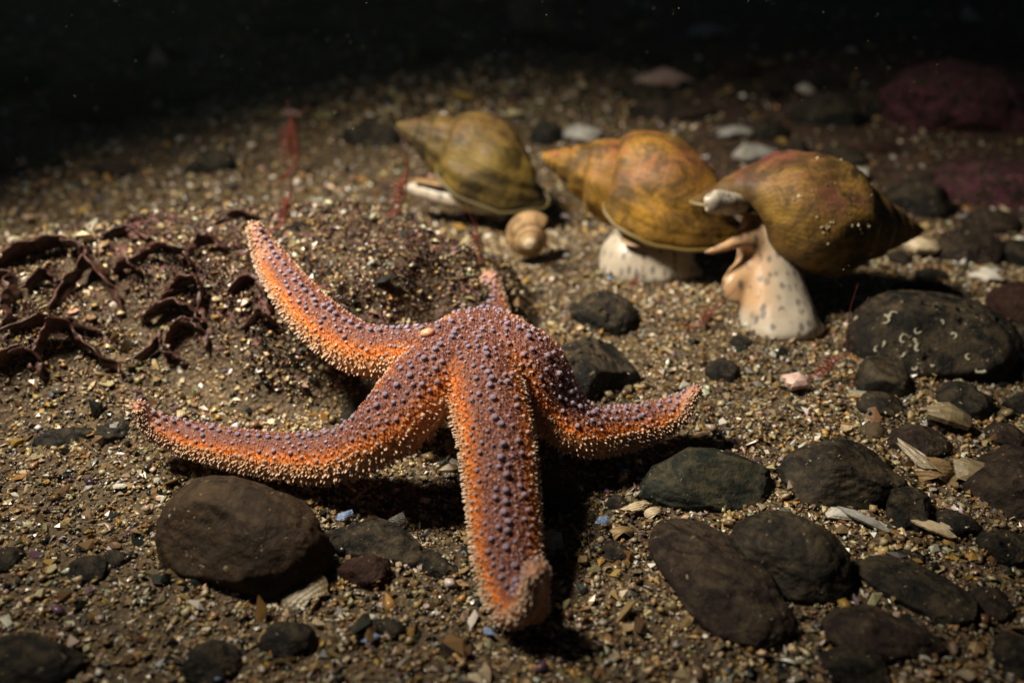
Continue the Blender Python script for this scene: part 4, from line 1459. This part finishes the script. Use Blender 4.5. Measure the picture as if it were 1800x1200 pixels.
# loose broken shell pieces: one could pick these out of the grit
FRAG = [np_mesh('shell_fragment', *shard_geo(200 + k, random.choice([6, 7, 8, 9]), random.uniform(.05, .45), random.uniform(.28, .85), .3, random.uniform(.07, .16)), smooth=False) for k in range(16)]
KINDS = [('shell_white', 'small white broken shell piece loose in the shell grit', 34), ('shell_cream', 'small cream broken shell piece loose in the shell grit', 38),
         ('shell_tan', 'small tan broken shell piece loose in the shell grit', 18), ('shell_grey', 'small grey broken shell piece loose in the shell grit', 16),
         ('shell_pink', 'small pinkish broken shell piece loose in the shell grit', 8), ('shell_purple', 'small purple broken shell piece loose in the shell grit', 10),
         ('shell_blue', 'tiny blue mussel shell chip loose in the shell grit', 5)]
FM = {}
for k, me in enumerate(FRAG):
    for mat, _, _ in KINDS:
        m2 = me.copy(); m2.materials.clear(); m2.materials.append(M[mat]); FM[(k, mat)] = m2
sources = [(m, l) for m, l, w in KINDS for _ in range(w)]


def inside_stone(x, y, grow=1.0):
    for (c, a, b, cz, md, nd) in STONES:
        dx, dy = x - c[0], y - c[1]
        p = (dx * md[0] + dy * md[1]) / (a * grow); q = (dx * nd[0] + dy * nd[1]) / (b * grow)
        if p * p + q * q < 1: return True
    return False


LM = [('the large brown stone', 435, 1060), ('the green-black stone', 1240, 915), ('the long purple-brown stone', 1180, 1080), ('the worm tube rock', 1600, 700),
      ('the front arm tip', 830, 1080), ('the front arm, on its right', 1010, 900), ('the left front arm tip', 230, 800), ('the left front arm, on its upper side', 480, 720),
      ('the left back arm, on its lower side', 470, 640), ('the left back arm tip', 400, 410), ('the right arm tip', 1290, 720), ('the back arm tip', 900, 520),
      ('the right arm, behind it', 1170, 620), ('the right whelk foot', 1260, 600), ('the middle whelk foot', 1050, 480), ('the left whelk foot', 690, 380),
      ('the round snail shell', 960, 500), ('the red shrimp with spread legs', 1400, 720), ('the ridged bivalve', 1680, 880), ('the knobbly dark stone', 1590, 960),
      ('the flat dark elongated stone', 1560, 1010), ('the lower right corner', 1720, 1130), ('the bottom edge, right of centre', 1060, 1160), ('the bottom edge, left of centre', 680, 1170),
      ('the lower left corner', 180, 1100), ('the two lower left pebbles', 120, 930), ('the left edge, below the weed', 60, 830), ('the black slate piece', 110, 720),
      ('the peaked weed fold', 190, 590), ('the long weed ridge', 100, 420), ('the bridge weed frond', 300, 440), ('the dim back left grit', 350, 230),
      ('the blurred faint shrimp', 560, 280), ('the right whelk spire', 1600, 440), ('the dark stones behind the whelks', 1400, 300), ('the tan pebble', 1480, 770),
      ('the red-brown lump', 720, 1050), ('the pale curved shell', 600, 1120)]
ADJ = {'shell_white': 'white', 'shell_cream': 'cream', 'shell_tan': 'tan', 'shell_grey': 'grey', 'shell_pink': 'pinkish', 'shell_purple': 'purple', 'shell_blue': 'blue'}
used, tries, nfr = set(), 0, 0
while nfr < 140 and tries < 9000:
    tries += 1
    u, v = random.uniform(-20, 1820), 1215 - 1000 * random.random() ** .8
    p = yb(u, v)
    if p[1] > 75 or inside_stone(p[0], p[1], .85): continue
    if mound_mask(p[0], p[1]) > .3 and random.random() < .5: continue
    mat, lab = random.choice(sources)
    near = min(LM, key=lambda q: (q[1] - u) ** 2 + (q[2] - v) ** 2)[0]
    if (mat, near) in used: continue
    used.add((mat, near))
    o = link('shell_fragment', FM[(random.randrange(16), mat)], None)
    s = random.uniform(.10, .2) * (1 if mat != 'shell_blue' else .65) * (1 + max(0, p[1] - 35) / 60)
    o.location = Vector(p + [0, 0, .06]) * S
    o.rotation_euler = (random.gauss(0, .45), random.gauss(0, .45), random.uniform(0, 6.28))
    o.scale = (s, s, s)
    fields(o, 'small %s shell piece in grit near %s' % (ADJ[mat], near), 'shell', 'broken shell pieces loose in the shell grit')
    nfr += 1

# ------------------------------------------------------------------ shell grit (uncountable)
PAL = np.array([(.60, .48, .29), (.42, .285, .13), (.50, .29, .08), (.18, .10, .045), (.74, .69, .58), (.022, .026, .022), (.19, .175, .15), (.14, .075, .12), (.24, .2, .10), (.2, .28, .45), (.52, .33, .25), (.30, .20, .10)]) * .82
PW = np.array([.22, .20, .10, .16, .10, .12, .03, .014, .04, .003, .014, .12]); PW /= PW.sum()


def grain_proto(seed):
    rr = np.random.default_rng(seed)
    v = np.array([(1, 0, 0), (0, 1, 0), (-1, 0, 0), (0, -1, 0), (0, 0, 1), (0, 0, -1)], float)
    v = v + rr.normal(size=v.shape) * .22
    v *= np.array([1, rr.uniform(.5, .9), rr.uniform(.3, .7)])
    f = np.array([(0, 1, 4), (1, 2, 4), (2, 3, 4), (3, 0, 4), (1, 0, 5), (2, 1, 5), (3, 2, 5), (0, 3, 5)])
    return v, f


def plate_proto(seed):
    rr = np.random.default_rng(seed)
    n = 6
    a = np.linspace(0, 2 * math.pi, n, endpoint=False) + rr.uniform(-.35, .35, n)
    r = 1 + rr.uniform(-.35, .35, n); asp = rr.uniform(.35, .95); cv = rr.uniform(-.1, .4); th = rr.uniform(.1, .22)
    ring = np.stack([np.cos(a) * r, np.sin(a) * r * asp, -cv * np.ones(n)], -1)
    up = np.vstack([[(0, 0, cv * .6)], ring]); lo = up - [0, 0, th]
    v = np.vstack([up, lo]); o = n + 1
    f = []
    for i in range(n):
        j = (i + 1) % n
        f += [(0, 1 + i, 1 + j), (o, o + 1 + j, o + 1 + i), (1 + i, o + 1 + i, o + 1 + j), (1 + i, o + 1 + j, 1 + j)]
    return v, np.array(f)


GP = [grain_proto(k) for k in range(24)]
PP = [plate_proto(k) for k in range(24)]


def rotations(n, tilt):
    """random yaw with random tilt"""
    yaw = rng.uniform(0, 2 * math.pi, n); ax = rng.uniform(0, 2 * math.pi, n); t = rng.normal(size=n) * tilt
    cz, sz = np.cos(yaw), np.sin(yaw)
    Rz = np.zeros((n, 3, 3)); Rz[:, 0, 0] = cz; Rz[:, 0, 1] = -sz; Rz[:, 1, 0] = sz; Rz[:, 1, 1] = cz; Rz[:, 2, 2] = 1
    kx, ky = np.cos(ax), np.sin(ax); c, s = np.cos(t), np.sin(t)
    R = np.zeros((n, 3, 3))
    R[:, 0, 0] = c + kx * kx * (1 - c); R[:, 0, 1] = kx * ky * (1 - c); R[:, 0, 2] = ky * s
    R[:, 1, 0] = kx * ky * (1 - c); R[:, 1, 1] = c + ky * ky * (1 - c); R[:, 1, 2] = -kx * s
    R[:, 2, 0] = -ky * s; R[:, 2, 1] = kx * s; R[:, 2, 2] = c
    return R @ Rz


def scatter(n, y0, y1, med, sig, plate_share, power=1.0):
    y = y0 + (y1 - y0) * rng.random(n) ** power
    half = .62 * y + 7
    x = rng.uniform(-1, 1, n) * half
    keep = np.ones(n, bool)
    mm = mound_mask(x, y)
    slab = 1 - sstep(.75, 1.15, np.sqrt(((x + 8.5) / 9.0) ** 2 + ((y - 35) / 6.6) ** 2))
    keep &= rng.random(n) > slab * .3
    keep &= rng.random(n) > mm * (.18 + .36 * (vnoise(x * .55, y * .55, 21) > .05))
    rb = sstep(4, 14, x - .1 * (y - 40)) * sstep(42, 52, y)
    keep &= rng.random(n) > rb * .8
    x, y = x[keep], y[keep]
    n = len(x)
    s = med * np.exp(rng.normal(size=n) * sig)
    isp = rng.random(n) < plate_share
    ci = rng.choice(len(PAL), n, p=PW)
    col = PAL[ci] * rng.uniform(.45, 1.3, (n, 1)) * (1 + rng.normal(size=(n, 3)) * .06)
    # broad drifts of darker grit
    col *= (1 + .35 * vnoise(x * .3, y * .3, 31))[:, None]
    z = terrain(x, y) + s * rng.uniform(-.1, .75, n)
    R = rotations(n, .62)
    vs, fs, cs, off = [], [], [], 0
    pid = rng.integers(0, 24, n)
    for plate in (False, True):
        for k in range(24):
            m = (isp == plate) & (pid == k)
            if not m.any(): continue
            V, F = (PP if plate else GP)[k]
            q = np.einsum('nij,vj->nvi', R[m], V) * (s[m] * (.95 if plate else .9))[:, None, None]
            q += np.stack([x[m], y[m], z[m]], -1)[:, None]
            c = m.sum()
            vs.append(q.reshape(-1, 3)); cs.append(np.repeat(np.clip(col[m], 0, .8), len(V), 0))
            fs.append((F[None] + (np.arange(c) * len(V))[:, None, None]).reshape(-1, 3) + off)
            off += c * len(V)
    return np.vstack(vs), np.vstack(fs), np.vstack(cs)


sets = [scatter(112000, 11, 46, .078, .45, .33, .8), scatter(10000, 11, 50, .135, .4, .6, .8),
        scatter(24000, 44, 80, .15, .42, .4, 1.1), scatter(9000, 70, 150, .36, .45, .4, 1.2)]
gs = []
for (cen, a, b, cz, md, nd), w in zip(STONES, STONE_V):
    if cen[1] > 60: continue
    top = np.nonzero(w[:, 2] > cen[2] + .1 * cz)[0]
    for i in rng.choice(top, int(min(70, 4 + 3.0 * a * b))):
        gs.append(w[i] + (w[rng.choice(top)] - w[i]) * 0)
gs = np.array(gs); n = len(gs)
sz = rng.uniform(.018, .05, n); R = rotations(n, .5)
q = np.einsum('nij,vj->nvi', R, GP[3][0]) * sz[:, None, None] + (gs + [0, 0, .012])[:, None]
cg = PAL[rng.choice(len(PAL), n, p=PW)] * .8
sets.append((q.reshape(-1, 3), (GP[3][1][None] + (np.arange(n) * 6)[:, None, None]).reshape(-1, 3), np.repeat(cg, 6, 0)))
off = 0
vs, fs, cs = [], [], []
for v, f, c in sets:
    vs.append(v); fs.append(f + off); cs.append(c); off += len(v)
me = np_mesh('shell_grit', np.vstack(vs), np.vstack(fs), smooth=False, attrs={'col': np.vstack(cs)})
sm = rng.random(len(me.polygons)) < .0
sm[:int(len(sets[0][1]) * .35)] = True
me.polygons.foreach_set('use_smooth', sm)
fields(link('shell_grit', me, M['grit']), 'loose tan and cream shell grit covering the seabed', 'shell grit', None, 'stuff')

# ------------------------------------------------------------------ short brown turf on the crusted bank
n = 95000
x = rng.uniform(-36, 2, n); y = rng.uniform(26, 44, n)
dens = mound_mask(x, y) * sstep(-.3, .3, vnoise(x * .5, y * .5, 41) + .6 * vnoise(x * 1.6, y * 1.6, 42))
dens = np.maximum(dens, (1 - sstep(.7, 1.12, np.sqrt(((x + 8.5) / 9.0) ** 2 + ((y - 35) / 6.6) ** 2))) * .28)
k = rng.random(n) < dens
x, y = x[k], y[k]; n = len(x)
bv = np.array([(-.5, 0, 0), (.5, 0, 0), (.1, .5, 0), (.35, .1, 1.0), (-.3, .35, 1.1), (.1, -.2, 2.0)], float)
bf = np.array([(0, 1, 3), (1, 2, 3), (2, 4, 3), (2, 0, 4), (0, 3, 4), (3, 5, 4), (4, 5, 3), (0, 2, 1)])
R = rotations(n, .75)
sz = rng.uniform(.035, .12, n)
q = np.einsum('nij,vj->nvi', R, bv) * sz[:, None, None] + np.stack([x, y, terrain(x, y) - .01], -1)[:, None]
tc_ = np.array([(.05, .025, .015), (.085, .045, .028), (.12, .045, .038), (.035, .020, .012), (.15, .085, .065)])[rng.integers(0, 5, n)] * rng.uniform(.7, 1.8, (n, 1))
me = np_mesh('brown_turf', q.reshape(-1, 3), (bf[None] + (np.arange(n) * 6)[:, None, None]).reshape(-1, 3), attrs={'col': np.repeat(tc_, 6, 0)})
fields(link('brown_turf', me, M['grit']), 'short brown weed turf over the low bank behind the starfish', 'turf', None, 'stuff')

# ------------------------------------------------------------------ specks drifting in the water
t = NT('drifting_speck')
M['speck'] = t.set((.36, .29, .18), .7)
n = 1100
yy = rng.uniform(14, 85, n); hx = .58 * yy
xx = rng.uniform(-1, 1, n) * hx
zz = rng.uniform(1.5, 19, n)
v0, f0 = GP[0]
R = rotations(n, 1.5)
q = np.einsum('nij,vj->nvi', R, v0) * (np.exp(rng.normal(-4.2, .45, n)) * (.5 + yy / 55))[:, None, None] + np.stack([xx, yy, zz], -1)[:, None]
ff = (f0[None] + (np.arange(n) * 6)[:, None, None]).reshape(-1, 3)
fields(link('drifting_specks', np_mesh('drifting_specks', q.reshape(-1, 3), ff), M['speck']), 'tiny pale specks drifting in the dark water', 'specks', None, 'stuff')

# ------------------------------------------------------------------ the sea water itself: clear, slightly green, fading what is far
HAZE = NT('sea_water_haze')
HAZE.n.remove(HAZE.b)
pv = HAZE.n.new('ShaderNodeVolumePrincipled')
pv.inputs['Color'].default_value = (.60, .80, .70, 1)
pv.inputs['Density'].default_value = .022
pv.inputs['Anisotropy'].default_value = .5
HAZE.lk(pv.outputs[0], HAZE.n['Material Output'].inputs['Volume'])
zlo, zhi = float(Z.min()) - 100, 70.0
xa, xb, ya, yb_ = -905, 905, -305, 1505
hv = np.array([(xa, ya, zlo), (xb, ya, zlo), (xb, yb_, zlo), (xa, yb_, zlo), (xa, ya, zhi), (xb, ya, zhi), (xb, yb_, zhi), (xa, yb_, zhi)], float)
hf = [(0, 3, 2, 1), (4, 5, 6, 7), (0, 1, 5, 4), (1, 2, 6, 5), (2, 3, 7, 6), (3, 0, 4, 7)]
fields(link('haze', np_mesh('haze', hv, hf, smooth=False), HAZE.m), 'dim green-tinged sea water filling the scene', None, None, 'stuff')
